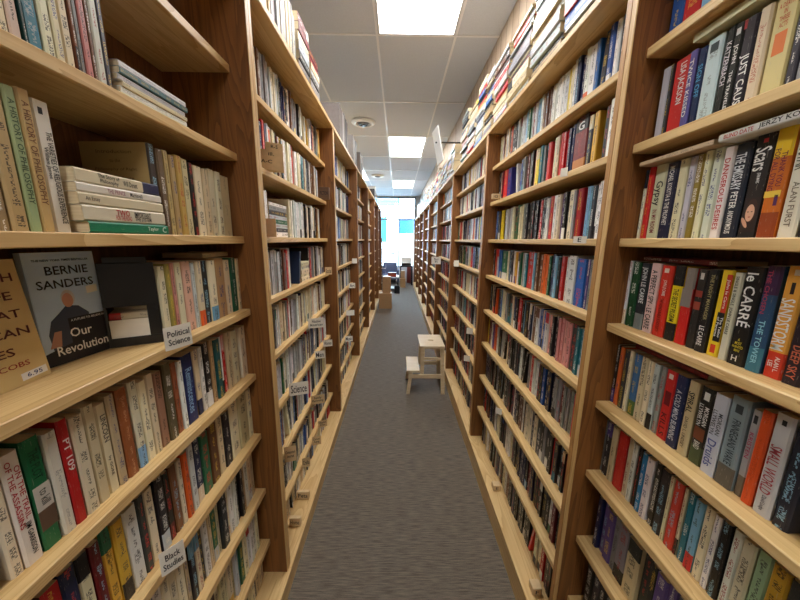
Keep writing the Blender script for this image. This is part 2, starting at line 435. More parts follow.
def fill(side, case, shelf, ya, yb, pal, hr, tr, dr=(.105, .12), z=None, order=None, gap=0.0, sxj=.006, kind='paperback'):
    """generic standing books from ya towards yb"""
    R = ROW[side]; z0 = CAMZ + (R['tops'][shelf] if z is None else z)
    y = ya
    tight = rnd.random()
    run = []
    while True:
        t = rnd.uniform(*tr) if rnd.random() < .75 else rnd.uniform(tr[0], tr[1]) * 1.35
        if y + t > yb - .002: break
        rep = run[-1] if run and rnd.random() < .22 else None
        col = rep if rep else pick(pal)
        run.append(col)
        b = spec(side, R['SP'] + rnd.uniform(-sxj, sxj), y + .0003, t - .0006, z0 + .0004, rnd.uniform(*hr), rnd.uniform(*dr), col, case=case, shelf=shelf, kind=kind)
        y += t
        if gap and rnd.random() < gap:
            g_ = rnd.uniform(.015, .05)
            if y + g_ + tr[1] * 2 < yb:
                # the next book leans into the gap
                y += g_
                h = rnd.uniform(*hr); ang = math.asin(min(.5, (g_ * .8) / h))
                t = rnd.uniform(*tr)
                bb = spec(side, R['SP'] + rnd.uniform(-sxj, sxj), y + .0003, t - .0006, z0 + .0004, h, rnd.uniform(*dr), pick(pal), case=case, shelf=shelf, lean=0.0, kind=kind)
                bb['lean'] = -ang * (-1 if side > 0 else 1)
                y += t + t * 0.02 + .001
    return y

# hand-set books: list of (px_near_or_far boundary list) along the shelf
def run_px(side, case, shelf, dz, items, hr=(.172, .178), dr=(.105, .112), gap=.0003, sx=None):
    """items: (px0, px1, colour, dict). px columns read at height dz above the shelf"""
    R = ROW[side]; z0 = CAMZ + R['tops'][shelf]; sx = sx or R['SP']
    out = []
    for (a, b_, col, k) in items:
        k = dict(k); h = k.pop('h', rnd.uniform(*hr)); d = k.pop('d', rnd.uniform(*dr)); s2 = k.pop('sx', sx + rnd.uniform(-.002, .004))
        ys = sorted((y_at(a, side * sx, z0 + dz), y_at(b_, side * sx, z0 + dz)))
        k.setdefault('label', None)
        lim = R['posts'][case + 1] - .0201
        if ys[0] > lim - .005: continue
        ys[1] = min(ys[1], lim)
        b = spec(side, s2, ys[0] + gap, max(.004, ys[1] - ys[0] - 2 * gap), z0 + .0004, h, d, col, case=case, shelf=shelf, force=True, **k)
        out.append(b)
    return out
W_ = (240, 240, 236); K_ = (22, 22, 26); R_ = (190, 30, 34)
def T(tx, a0, a1, vc=0, vs=.6, col=W_, *r): return (tx, a0, a1, vc, vs, col) + r

R = ROW[1]; L = ROW[-1]
P = .021
def px2(z, l): return l
s5 = lambda x: 640 + x / 5
s4 = lambda x: 600 + x / 4
s44 = lambda x: 620 + x / 4.444
s36 = lambda x: 580 + x / 3.636
# --- right, nearest case
rA = [(s5(127), s5(192), 'blue', {}), (s5(194), s5(290), 'red', dict(label='wide red and white paperback at picture top, right-hand case, beside a blue one')), (s5(292), s5(345), 'sky blue', {})]
run_px(1, 0, 0, .01, rA)
fill(1, 0, 0, -.30, .42, W_RIGHT, (.17, .18), (.016, .03))
rB = [
 (s5(62), s5(98), 'silver', dict(marks=.0)),
 (s5(99), s5(113), 'charcoal', {}),
 (s5(114), s5(188), 'red', dict(rgb=(206, 52, 48), marks=0, title=[T('LISA JACKSON', .06, .58, .1, .5)], label='red paperback with white lettering and white edge, first shelf above eye level on the right')),
 (s5(190), s5(226), 'purple', dict(rgb=(98, 92, 160), marks=0, title=[T('TWICE KISSED', .1, .8, 0, .55)], label='purple-blue paperback right of the red one, first shelf above eye level')),
 (s5(228), s5(268), 'navy', dict(rgb=(22, 44, 84), marks=0, title=[T('SIGN OFF', .2, .6, 0, .6, (90, 170, 220))], label='dark blue paperback with sky blue capitals, first shelf above eye level on the right')),
 (s5(270), s5(348), 'sky blue', dict(rgb=(206, 228, 232), marks=.5, patches=[(.06, .16, -.5, .5, (70, 84, 88))], label='wide pale ice-blue paperback with a grey square near its top')),
 (s5(356), s5(396), 'black', dict(marks=0, title=[T('KATZENBACH', .16, .62, 0, .7, (226, 220, 226))], label='black paperback with pale author capitals, right of the ice-blue book')),
 (s5(398), s5(440), 'black', dict(marks=0, title=[T('JOHN', .22, .42, 0, .6), T('THE TRAVELER', .5, .95, 0, .4)], patches=[(.05, .12, -.5, .5, (220, 220, 220))])),
 (s5(442), s5(505), 'black', dict(rgb=(34, 28, 40), marks=.0, title=[T('JUST CAUSE', .38, .97, 0, .8)], patches=[(0, .1, -1, -.5, (150, 40, 40))], label='dark paperback with very large white capitals running down its lower spine')),
 (s5(507), s5(568), 'cream', dict(rgb=(224, 206, 176), tc=(190, 110, 90), label='cream paperback with faint pink lettering beside the tall cream-yellow book')),
 (s5(570), s5(690), 'beige', dict(rgb=(222, 208, 146), marks=0, h=.1725, title=[T('A DEATH\nIN\nTHREE\nACTS', .12, .34, 0, .6, (200, 90, 60), 'across')], patches=[(.38, .58, -.5, .5, (226, 122, 52))], label='broad tall cream-yellow book with an orange shield on its spine')),
 (s5(705), s5(752), 'charcoal', {}), (s5(754), s5(800), 'grey', {}),
]
bks = run_px(1, 0, 1, .01, rB, hr=(.160, .168))
yl = min(b['y0'] for b in bks); fill(1, 0, 1, -.30, yl - .002, W_RIGHT, (.16, .17), (.016, .03))
spec(1, .625, .50, .014, CAMZ + R['tops'][1] + .1735, .24, .15, 'cream', flat=True, case=0, shelf=1, force=True, marks=0, top=None, label='cream book lying flat on top of the upright ones, first shelf above eye level on the right')
rC = [
 (s44(70), s44(84), 'cream', {}),
 (s44(86), s44(108), 'red', dict(label='thin red paperback between cream ones at the far end of the right eye-level shelf')),
 (s44(110), s44(158), 'cream', dict(rgb=(214, 214, 180), marks=0, title=[T('Gypsy', .22, .55, 0, .75, K_), T('IN MY ROOM', .6, .92, 0, .4, (140, 60, 60))], label='cream-green paperback with a black script title, right eye-level shelf')),
 (s44(160), s44(208), 'navy', dict(rgb=(34, 38, 66), marks=0, title=[T('MICHAEL KORYTA & THE PROPHET', .05, .82, 0, .42)], label='navy paperback with one long line of small white capitals')),
 (s44(210), s44(246), 'cream', {}), (s44(248), s44(278), 'silver', {}),
 (s44(280), s44(312), 'olive', dict(rgb=(146, 126, 50), label='olive-gold paperback on the right eye-level shelf')),
 (s44(314), s44(340), 'cream', {}),
 (s44(342), s44(384), 'silver', dict(rgb=(214, 222, 204))),
 (s44(388), s44(434), 'white', dict(tc=R_, marks=0, title=[T('DANGEROUS DESIRES', .12, .9, 0, .5, R_)], label='white paperback with red capitals down the spine, right eye-level shelf')),
 (s44(436), s44(508), 'navy', dict(rgb=(24, 32, 48), marks=0, title=[T('THE EMISSARY', .1, .48, -.1, .7, (230, 236, 240)), T('PETER', .5, .68, 0, .4), T('ANONYMOUS', .7, .95, 0, .35)], label='thick dark navy paperback with tall white capitals left of the portrait book')),
 (s44(510), s44(598), 'black', dict(rgb=(24, 20, 20), marks=0, h=.178, title=[T('Scars', .12, .34, 0, .75, W_), T('JOHN MARKS', .36, .46, 0, .3, W_)], patches=[(.04, .08, -.2, .25, (200, 40, 50)), (.6, .94, -.75, .8, (40, 24, 20))], portrait=1, label="thick black paperback with a woman's face on its spine")),
 (s44(600), s44(680), 'orange', dict(rgb=(206, 110, 28), top=(240, 200, 30), bot=(150, 66, 24), marks=0, h=.1785, title=[T('THANK YOU\nFOR ALL DYING', .18, .56, 0, .7, (110, 24, 60))], patches=[(.56, .62, -.9, .9, (236, 200, 70)), (.6, .7, .3, .7, (90, 40, 90))], label='thick yellow and orange paperback with plum lettering right of the portrait book')),
 (s44(684), s44(768), 'cream', dict(rgb=(226, 222, 204), marks=0, h=.178, title=[T('DARK STAR', .05, .4, .1, .7, (70, 66, 60)), T('ALAN FURST', .5, .9, 0, .35, (120, 110, 90))], label='thick off-white book with large grey capitals near the right picture edge, eye level')),
 (s44(770), s44(840), 'charcoal', dict(h=.178)),
]
bks = run_px(1, 0, 2, .005, rC)
yl = min(b['y0'] for b in bks); fill(1, 0, 2, -.30, yl - .002, W_RIGHT, (.17, .178), (.016, .032))
spec(1, .613, .385, .0145, CAMZ + R['tops'][2] + .1792, .245, .15, 'white', flat=True, case=0, shelf=2, force=True, marks=0, rgb=(226, 226, 222), bot=None, title=[T('JERZY KOSINSKI', .27, .64, 0, .7, K_), T('BLIND DATE', .04, .24, 0, .5, (190, 60, 50))], label='slim white book lying flat under the shelf board, black capitals on its spine')
spec(1, .613, .640, .010, CAMZ + R['tops'][2] + .1792, .185, .13, 'beige', top=None,  flat=True, case=0, shelf=2, force=True, marks=.6, label='thin beige book lying flat at the far end above the right eye-level books')
rD = [
 (s4(80), s4(97), 'white', {}),
 (s4(99), s4(128), 'green', dict(rgb=(20, 74, 44), label='dark green paperback second from the post, below eye level on the right')),
 (s4(130), s4(162), 'charcoal', dict(marks=0, title=[T('JOHN LE CARRE', .06, .6, 0, .7, (220, 226, 226))], bot=(120, 130, 130), label='charcoal paperback with bold white capitals beside the dark green one')),
 (s4(164), s4(200), 'pink', dict(rgb=(232, 200, 196), marks=0, title=[T('A PERFECT SPY - LE CARRE', .1, .95, 0, .55, K_)], label='pale pink paperback with a line of black capitals')),
 (s4(203), s4(245), 'red', dict(rgb=(214, 50, 34), marks=0, title=[T('JOHN LE CARRE', .2, .42, 0, .6), T('THE HONOURABLE SCHOOLBOY', .46, .94, 0, .34, (120, 10, 10))], patches=[(.04, .1, -.4, .4, (236, 226, 210))], label='bright red paperback right of the pale pink one')),
 (s4(248), s4(287), 'yellow', dict(rgb=(236, 214, 30), top=(26, 26, 26), bot=(22, 22, 22), marks=0, title=[T('THE SECRET PILGRIM', .3, .74, .1, .5, K_)], label='yellow paperback with black top and foot, right of the bright red one')),
 (s4(289), s4(328), 'red', dict(rgb=(210, 34, 30), top=(140, 132, 124), marks=0, patches=[(.26, .5, -1, 1, (140, 132, 124))], label='paperback with grey upper half and red lower half')),
 (s4(333), s4(370), 'black', dict(rgb=(36, 34, 34), marks=0, patches=[(.04, .12, -.3, .4, (200, 200, 196)), (.26, .34, -.7, .7, (156, 56, 44)), (.4, .5, -.7, .7, (156, 66, 48))], label='black paperback with two brick-red panels on its spine')),
 (s4(373), s4(412), 'black', dict(marks=0, title=[T('THE NIGHT MANAGER', .06, .6, .2, .35, (170, 160, 110)), T('LE CARRE', .68, .92, 0, .5)], label='black paperback with small gold title left of the yellow and red one')),
 (s4(414), s4(458), 'yellow', dict(rgb=(240, 208, 40), marks=0, patches=[(.05, .48, .1, 1, (206, 60, 30)), (.48, .82, -.2, 1, (26, 24, 22)), (.86, .96, -.3, .6, (206, 60, 30))], title=[T('John le Carre', .08, .46, .5, .3, W_), T('The Tailor\nof Panama', .5, .8, .4, .5, W_)], label='yellow paperback with a red panel over a black one')),
 (s4(462), s4(496), 'cream', dict(rgb=(214, 214, 190), marks=0, title=[T('SINGLE & SINGLE  JOHN LE CARRE', .04, .7, -.2, .45, (50, 60, 50))], bot=None, label='pale green-white paperback left of the thick black book with huge author letters')),
 (s4(500), s4(572), 'black', dict(rgb=(16, 16, 16), marks=0, h=.186, title=[T('le CARRÉ', .06, .6, .05, .72), T('A\nMOST\nWANTED\nMAN', .72, .86, 0, .6, (230, 210, 50), 'across'), T('H', .9, .96, -.1, .3, W_, 'across')], label='thick black paperback with huge white author letters and a yellow title')),
 (s4(576), s4(634), 'teal', dict(rgb=(36, 74, 110), top=(60, 30, 70), bot=(60, 120, 140), marks=0, h=.19, title=[T('THE CHOSEN', .04, .44, -.3, .3, (180, 60, 90)), T('THE TOWER', .5, .92, .1, .4, (150, 210, 226))], label='blue paperback with purple top fading to teal, right of the huge author letters')),
 (s4(638), s4(712), 'orange', dict(rgb=(234, 168, 66), bot=(210, 56, 30), marks=0, h=.192, title=[T('SANDSTORM', .28, .74, -.1, .72), T('ALAN L.\nLEE', .8, .94, 0, .6)], patches=[(.03, .08, -.2, .5, (240, 236, 226)), (.14, .24, -.2, .2, (30, 20, 20))], label='thick yellow-orange paperback with red foot and tall white capitals')),
 (s4(715), s4(788), 'black', dict(rgb=(34, 22, 34), marks=0, h=.195, title=[T('PATRICK LEE', .12, .5, .3, .35, (190, 90, 60)), T('DEEP SKY', .66, .95, 0, .5, (206, 110, 80))], label='thick dark paperback with orange capitals near the right picture edge')),
 (s4(792), s4(860), 'maroon', dict(h=.19)),
]
bks = run_px(1, 0, 3, .005, rD)
yl = min(b['y0'] for b in bks); fill(1, 0, 3, -.30, yl - .002, W_RIGHT, (.17, .19), (.016, .032))
spec(1, .66, .63, .012, CAMZ + R['tops'][3] + .1795, .19, .11, 'maroon', flat=True, case=0, shelf=3, force=True, label='thin maroon book lying flat at the far end of the first shelf below eye level')
rE = [
 (s4(33), s4(48), 'white', {}), (s4(50), s4(68), 'black', {}), (s4(70), s4(84), 'orange', dict(rgb=(220, 110, 50))),
 (s4(86), s4(104), 'charcoal', {}), (s4(106), s4(118), 'cream', {}),
 (s4(119), s4(145), 'blue', dict(rgb=(70, 120, 176), bot=(90, 120, 60), label='light blue paperback with green foot, second shelf below eye level on the right')),
 (s4(148), s4(175), 'cream', {}), (s4(177), s4(198), 'cream', {}), (s4(200), s4(220), 'silver', {}), (s4(222), s4(241), 'grey', {}),
 (s4(244), s4(285), 'red', dict(rgb=(214, 40, 40), marks=0, patches=[(.05, .12, -.4, .4, (236, 220, 210)), (.3, .5, -.5, .6, (120, 20, 30))], title=[T('KILLS', .62, .95, 0, .5, (90, 10, 20))], label='bright red paperback with dark red panel, left of the navy one')),
 (s4(288), s4(331), 'navy', dict(rgb=(28, 40, 84), marks=0, title=[T('A COLD MIND BURNING', .2, .9, 0, .5, (226, 230, 236))], label='navy paperback right of the bright red one, second shelf below eye level')),
 (s4(335), s4(373), 'beige', dict(rgb=(206, 188, 146), marks=0, title=[T('SPIRAL', .14, .42, 0, .6, K_), T('DAVID L. LINDSEY', .48, .9, 0, .35, (80, 60, 50))], label='beige paperback with heavy black title capitals')),
 (s4(378), s4(430), 'black', dict(rgb=(34, 32, 28), marks=0, bot=(70, 84, 52), title=[T('MORGAN\nLLYWELYN', .22, .5, 0, .75), T('BARD', .7, .8, 0, .5)], patches=[(.06, .16, -.35, .45, (226, 226, 220)), (.52, .68, -.8, .8, (120, 66, 40))], label='black paperback with white two-line author and small colour picture')),
 (s4(434), s4(490), 'silver', dict(rgb=(206, 212, 226), marks=0, title=[T('MORGAN\nLLYWELYN', .2, .5, 0, .7, (60, 66, 80)), T('Druids', .56, .9, 0, .6, (84, 96, 160))], label='pale lilac-white paperback with two-line author and blue script title')),
 (s4(494), s4(565), 'grey', dict(rgb=(140, 158, 166), marks=0, h=.187, title=[T('FINNEGANS WAKE', .24, .74, .1, .45, (44, 60, 70))], patches=[(.08, .17, -.35, .45, (50, 60, 66))], bot=(96, 92, 84), label='blue-grey paperback with dark crest and brown landscape foot')),
 (s4(568), s4(602), 'silver', dict(rgb=(176, 178, 184), marks=0, title=[T('KRISTEN', .2, .6, 0, .5, (180, 70, 110))], patches=[(.06, .15, -.4, .5, (34, 36, 44))], bot=(120, 110, 96), label='slim grey paperback with pink lettering left of the orange book')),
 (s4(606), s4(652), 'orange', dict(rgb=(224, 84, 32), marks=.35, tc=(150, 40, 20), h=.185, label='plain vivid orange book, second shelf below eye level, near the right edge')),
 (s4(658), s4(732), 'white', dict(rgb=(206, 206, 208), marks=0, h=.192, title=[T('SMALL WORLD', .3, .78, -.05, .62, (176, 70, 80)), T('David Lodge', .8, .95, 0, .32, (70, 70, 80))], patches=[(.05, .1, -.2, .3, (40, 40, 46))], label='thick light grey book with tall rose-red capitals right of the orange one')),
 (s4(737), s4(805), 'black', dict(rgb=(30, 34, 50), h=.187, label='thick black book with fine stripes at its foot at the right picture edge')),
]
bks = run_px(1, 0, 4, .10, rE)
yl = min(b['y0'] for b in bks); fill(1, 0, 4, -.30, yl - .002, W_RIGHT, (.17, .19), (.016, .032))
spec(1, .66, .60, .012, CAMZ + R['tops'][4] + .181, .2, .11, 'maroon', flat=True, case=0, shelf=4, force=True, label='dark maroon book lying flat on the upright books, second shelf below eye level')
spec(1, .655, .36, .014, CAMZ + R['tops'][4] + .1925, .22, .118, 'brown', flat=True, case=0, shelf=4, force=True, label='brown book lying flat above the beige and black paperbacks, second shelf below eye level')
colsF = ['grey', 'charcoal', 'beige', 'red', 'cream', 'white', 'black', 'blue', 'white', 'black', 'charcoal', 'cream', 'red', 'cream', 'teal', 'sky blue', 'cream', 'white', 'black', 'white', 'cream', 'pale green', 'gold', 'charcoal', 'blue', 'black']
bdF = [64, 78, 96, 116, 147, 163, 180, 196, 214, 238, 262, 290, 306, 338, 352, 378, 408, 440, 465, 497, 530, 577, 628, 690, 735, 800, 860]
rF = []
for i, c in enumerate(colsF): rF.append((s36(bdF[i] + 1), s36(bdF[i + 1] - 1), c, dict(rgb=(216, 66, 50)) if (c == 'red' and i > 5) else dict(rgb=(34, 128, 190)) if i == 7 else {}))
bks = run_px(1, 0, 5, .03, rF)
yl = min(b['y0'] for b in bks); fill(1, 0, 5, -.30, yl - .002, W_RIGHT, (.17, .18), (.016, .03))
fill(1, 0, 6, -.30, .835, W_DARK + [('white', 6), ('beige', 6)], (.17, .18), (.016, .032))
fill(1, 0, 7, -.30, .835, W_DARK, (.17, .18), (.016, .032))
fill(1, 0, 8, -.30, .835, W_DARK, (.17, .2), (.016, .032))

# --- left, nearest case
lA = [(0, 12, 'cream', {}), (12.5, 25, 'pink', dict(rgb=(206, 184, 170))), (26, 29.5, 'green', dict(rgb=(8, 50, 48), h=.235)),
 (30, 47, 'teal', dict(rgb=(22, 112, 136), marks=.3, h=.235, label='tall teal-blue book at the top left among cream spines')),
 (48, 58.5, 'cream', {}), (59, 67, 'cream', {}), (68, 78, 'beige', {}), (79, 82, 'brown', {}), (82.5, 87, 'grey', dict(rgb=(112, 112, 108))),
 (88.5, 95.5, 'pink', dict(rgb=(196, 120, 116), label='dusty pink book on the left, first shelf above eye level')), (96, 99.5, 'brown', {}), (100, 108, 'silver', dict(rgb=(206, 208, 196))),
 (109, 114, 'charcoal', dict(label='narrow black patterned book beside the flat pile, first shelf above eye level'))]
bks = run_px(-1, 0, 1, .01, lA, hr=(.215, .235), dr=(.14, .15))
yA = max(b['y0'] + b['t'] for b in bks); yl = min(b['y0'] for b in bks); fill(-1, 0, 1, -.29, yl - .002, W_LEFT, (.2, .23), (.014, .026), (.13, .15))
zz = CAMZ + L['tops'][1] + .0004
for i, (t, c, hh) in enumerate([(.014, 'cream', .215), (.012, 'white', .205), (.010, 'cream', .20), (.012, 'silver', .205), (.014, 'teal', .21), (.013, 'white', .205)]):
    spec(-1, .585 + .003 * (i % 2), yA + .012 + .004 * (i % 3), t, zz, hh, .18, c, flat=True, case=0, shelf=1, force=True, marks=.5, rgb=jit(PAL[c]) if c != 'teal' else (70, 110, 120), kind='paperback',
         label='thin %s book, %s in the flat pile at the upper left' % (c, ['lowest', 'second from the bottom', 'third from the bottom', 'third from the top', 'second from the top', 'topmost'][i]))
    zz += t + .0005
fill(-1, 0, 0, -.29, .35, W_LEFT, (.2, .23), (.014, .026), (.13, .15))
k4 = lambda x: x / 4
lC = [(k4(-60), k4(-2), 'tan', {}), (k4(0), k4(48), 'brown', dict(rgb=(150, 128, 92))), (k4(52), k4(120), 'tan', dict(rgb=(186, 160, 112))),
 (k4(124), k4(172), 'pale green', dict(rgb=(158, 178, 130), marks=0, title=[T('A HISTORY OF PHILOSOPHY', .08, .8, 0, .5, (60, 80, 50))], label='sage green paperback on the left eye-level shelf')),
 (k4(174), k4(226), 'tan', dict(rgb=(198, 168, 112), marks=0, title=[T('A HISTORY OF PHILOSOPHY', .08, .8, 0, .5, (110, 70, 40))], label='tan paperback between the sage green and the white one')),
 (k4(232), k4(298), 'white', dict(rgb=(228, 224, 212), marks=0, h=.212, title=[T('THE VARIETIES OF RELIGIOUS EXPERIENCE', .22, .93, .3, .34, K_), T('William James', .34, .58, -.4, .3, K_)], patches=[(.05, .1, -.4, .1, (40, 40, 40))], label='white paperback with long black title left of the flat pile, eye level'))]
bks = run_px(-1, 0, 2, .005, lC, hr=(.212, .222), dr=(.13, .14))
yC = max(b['y0'] + b['t'] for b in bks); yl = min(b['y0'] for b in bks); fill(-1, 0, 2, -.29, yl - .002, W_LEFT, (.2, .22), (.014, .026), (.13, .15))
zz = CAMZ + L['tops'][2] + .0004
yE = y_at(163, -.59, zz)
for i, (t, c, rgb, tt, lb) in enumerate([
  (.0215, 'green', (14, 122, 88), [T('Taylor', .68, .84, 0, .5, (220, 240, 226)), T('C', .9, .96, 0, .6, (220, 240, 226))], 'green book at the bottom of the flat pile, left eye-level shelf'),
  (.029, 'white', (222, 214, 190), [T('TWO', .34, .5, .35, .4, (190, 30, 40)), T('FOR THE ROAD', .33, .52, -.35, .4, (190, 30, 40)), T('IMPORTANT', .56, .78, .3, .4, K_), T('THE SYSTEM', .56, .78, -.35, .3, K_)], 'cream book with red lettering resting on the green one'),
  (.022, 'cream', (220, 208, 176), [T('An Essay', .06, .2, 0, .4, (60, 50, 40))], 'plain cream book in the middle of the flat pile'),
  (.017, 'white', (232, 226, 214), [T('THE PRINCE', .3, .5, 0, .5, (170, 110, 120)), T('Machiavelli', .56, .72, 0, .5, K_)], 'white book second from the top of the flat pile'),
  (.025, 'cream', (224, 212, 180), [T('The Story of\nPhilosophy', .22, .46, 0, .75, K_), T('Will Durant', .5, .68, 0, .42, K_)], 'cream book with dark blue end topping the flat pile')]):
    ln = [.198, .2, .202, .2, .196][i]
    spec(-1, .575 + .002 * i, yE - ln - (.0, .004, .003, .003, .004)[i], t, zz, ln, .13, c, rgb=rgb, marks=0, title=tt, flat=True, case=0, shelf=2, force=True, label=lb, bot=(46, 50, 84) if i == 4 else None)
    zz += t + .0005
rest = [(k4(640), k4(668), 'black', dict(rgb=(58, 50, 44), h=.212, d=.158, side_rgb=(170, 146, 98), cover_text=1, label='tall book with dark spine and dull gold cover facing the flat pile')), (140 + 133 / 5, 140 + 163 / 5, 'brown', dict(rgb=(104, 84, 62))), (140 + 166 / 5, 140 + 192 / 5, 'tan', {}), (140 + 194 / 5, 140 + 216 / 5, 'tan', {}),
 (140 + 218 / 5, 140 + 246 / 5, 'gold', dict(rgb=(190, 158, 84), label='mustard-yellow book on the left eye-level shelf')), (140 + 248 / 5, 140 + 279 / 5, 'beige', {}), (140 + 283 / 5, 140 + 305 / 5, 'black', dict(label='narrow black book among cream ones, left eye-level shelf')),
 (140 + 308 / 5, 140 + 345 / 5, 'cream', {}), (140 + 347 / 5, 140 + 372 / 5, 'beige', {}), (140 + 375 / 5, 140 + 402 / 5, 'cream', {}), (140 + 404 / 5, 140 + 428 / 5, 'cream', {}), (140 + 432 / 5, 140 + 470 / 5, 'beige', dict(marks=.4))]
run_px(-1, 0, 2, .005, rest, hr=(.196, .212), dr=(.13, .14))
# shelf below eye level, behind the black holder
rest = []
x = 159.6
for c, w in [('cream', 6), ('olive', 5.5), ('pink', 4.5), ('cream', 7.5), ('pink', 8.5), ('silver', 4), ('cream', 6), ('black', 6.5), ('cream', 7), ('tan', 9), ('cream', 6), ('green', 5.5), ('beige', 6), ('brown', 4.5)]:
    rest.append((x, x + w - .4, c, dict(rgb=(226, 182, 160)) if (c == 'pink' and w > 8) else dict(rgb=(20, 92, 66)) if c == 'green' else {})); x += w
run_px(-1, 0, 3, .17, rest, hr=(.188, .198), dr=(.125, .135))
spec(-1, .62, .98, .015, CAMZ + L['tops'][3] + .199, .19 - .045, .13, 'beige', rgb=(214, 196, 150), flat=True, case=0, shelf=3, force=True, marks=.4, label='beige book lying flat on the upright books, first shelf below eye level on the left')
fill(-1, 0, 3, -.29, .18, W_LEFT, (.2, .22), (.014, .026), (.13, .15))
lE = [(0, 14, 'cream', {}), (14.5, 33, 'white', dict(rgb=(230, 222, 212), marks=0, h=.200, title=[T('ON THE TRAIL\nOF THE ASSASSINS', .06, .66, 0, .72, (176, 34, 44)), T('JIM GARRISON', .62, .92, .1, .4, K_)], label='thick white paperback with red two-line title, lower left')),
 (35, 53, 'green', dict(rgb=(14, 104, 62), marks=0, h=.206, patches=[(.42, .64, -.9, 1, (196, 192, 182)), (.64, .82, -.9, 1, (96, 74, 58))], title=[T('THE PLOT', .1, .36, 0, .5, (8, 60, 36)), T('to kill', .46, .6, .2, .5, (80, 80, 76))], label='thick green book with a grey panel and photograph on its spine')),
 (54.5, 67, 'white', dict(rgb=(214, 210, 196), tc=(150, 150, 144), label='white book between the thick green one and the red one')),
 (67.5, 78, 'red', dict(rgb=(176, 18, 24), marks=0, title=[T('PT 109', .16, .5, 0, .62, (236, 226, 220))], label='red book with a short white title, lower left')),
 (79, 91.5, 'cream', dict(rgb=(218, 206, 178), tc=K_)), (92, 103, 'cream', dict(rgb=(206, 192, 156))),
 (104, 114, 'cream', dict(rgb=(222, 210, 174), marks=0, title=[T('LINCOLN', .12, .42, .1, .5, K_), T('by GORE', .5, .9, 0, .34, K_)], label='cream book with a black one-word title on the second shelf below eye level')),
 (114.5, 122.5, 'beige', dict(rgb=(190, 170, 136))), (123, 133, 'orange', dict(rgb=(150, 86, 46), tc=(206, 150, 110), label='burnt-orange book on the second shelf below eye level, left')),
 (135, 143, 'cream', dict(tc=K_)), (143.3, 151, 'cream', dict(tc=K_)), (151.3, 158.5, 'cream', dict(tc=K_)),
 (159, 167, 'pink', dict(rgb=(158, 116, 92))), (167.5, 175, 'olive', dict(rgb=(92, 82, 56))), (175.5, 181, 'orange', dict(rgb=(160, 90, 56))), (181.3, 185, 'white', {}),
 (185.5, 195.5, 'navy', dict(rgb=(20, 36, 96), marks=0, title=[T('Reminiscences', .2, .85, 0, .6, (150, 190, 230))], label='navy blue book with pale blue script, second shelf below eye level, left')),
 (197, 202, 'beige', {}), (202.5, 206, 'white', {}), (206.5, 212, 'black', {}), (212.5, 216, 'tan', {}), (216.5, 221.5, 'teal', dict(rgb=(16, 84, 88))), (222, 224, 'white', {}), (224.3, 227, 'red', {}),
 (228, 233, 'beige', {}), (233.5, 239, 'cream', {}), (241, 249.5, 'cream', {})]
bks = run_px(-1, 0, 4, .10, lE, hr=(.198, .212), dr=(.13, .14))
yl = min(b['y0'] for b in bks); fill(-1, 0, 4, -.29, yl - .002, W_LEFT, (.2, .22), (.014, .026), (.13, .15))
lF = []
xb = [50, 68, 83, 96, 106, 117, 128, 141, 148.5, 158, 166.5, 173, 180, 184.5, 190, 196, 203, 211, 219, 224.5, 231, 239, 247.5, 253]
for i, c in enumerate(['brown', 'navy', 'cream', 'maroon', 'gold', 'gold', 'white', 'charcoal', 'cream', 'black', 'black', 'brown', 'cream', 'orange', 'silver', 'navy', 'green', 'brown', 'beige', 'black', 'cream', 'beige', 'cream']):
    lF.append((xb[i] + .3, xb[i + 1] - .3, c, {}))
bks = run_px(-1, 0, 5, .12, lF, hr=(.198, .212), dr=(.13, .14))
yl = min(b['y0'] for b in bks); fill(-1, 0, 5, -.29, yl - .002, W_LEFT, (.2, .22), (.014, .026), (.13, .15))
for sh in (6, 7):
    fill(-1, 0, sh, -.29, 1.133, W_LEFT + [('black', 12)], (.19, .212), (.016, .028), (.13, .15))
fill(-1, 0, 8, -.29, 1.133, W_LEFT, (.12, .15), (.016, .028), (.10, .11))

def fill_with(side, case, sh, ya, yb, pal, hr, tr, items, dr=(.105, .112), dz=.085, **kw):
    z = CAMZ + ROW[side]['tops'][sh]; X = side * ROW[side]['SP']
    its = sorted(items, key=lambda q: (q[0] - 400) * -side) if True else items
    y = ya
    for (a, b_, col, k) in its:
        c0, c1 = sorted((y_at(a, X, z + dz), y_at(b_, X, z + dz)))
        fill(side, case, sh, y, c0 - .001, pal, hr, tr, dr, **kw)
        k = dict(k); h = k.pop('h', rnd.uniform(*hr))
        gapn = k.pop('room', 0)
        tf = k.pop('tfix', c1 - c0 - .0006)
        spec(side, ROW[side]['SP'], c0 + .0003, tf, z + .0004, h, dr[0], col, case=case, shelf=sh, force=True, **k)
        y = c1 + .001
    fill(side, case, sh, y, yb, pal, hr, tr, dr, **kw)
# --- all other cases
for s in (1, -1):
    n = len(ROW[s]['posts']) - 1
    for k in range(1, n):
        ya, yb = ROW[s]['posts'][k] + P, ROW[s]['posts'][k + 1] - P
        for sh in range(9):
            if s > 0 and k == 1 and sh in (1, 2, 3): continue
            if s > 0:
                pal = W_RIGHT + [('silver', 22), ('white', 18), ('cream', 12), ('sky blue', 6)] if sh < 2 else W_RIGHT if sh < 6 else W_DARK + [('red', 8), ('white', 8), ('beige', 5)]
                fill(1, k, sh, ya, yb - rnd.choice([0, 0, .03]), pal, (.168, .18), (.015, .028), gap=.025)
            else:
                if k == 1 and sh in (1, 2, 3): continue
                pal = W_FARL; hh = (.185, .218) if sh < 7 else (.185, .215)
                if sh == 7: hh = (.13, .152)
                if sh == 8: hh = (.13, .152)
                fill(-1, k, sh, ya, yb - rnd.choice([0, .04, .08]), pal, hh, (.012, .026), (.13, .15), gap=.03)
ya, yb = R['posts'][1] + P, R['posts'][2] - P
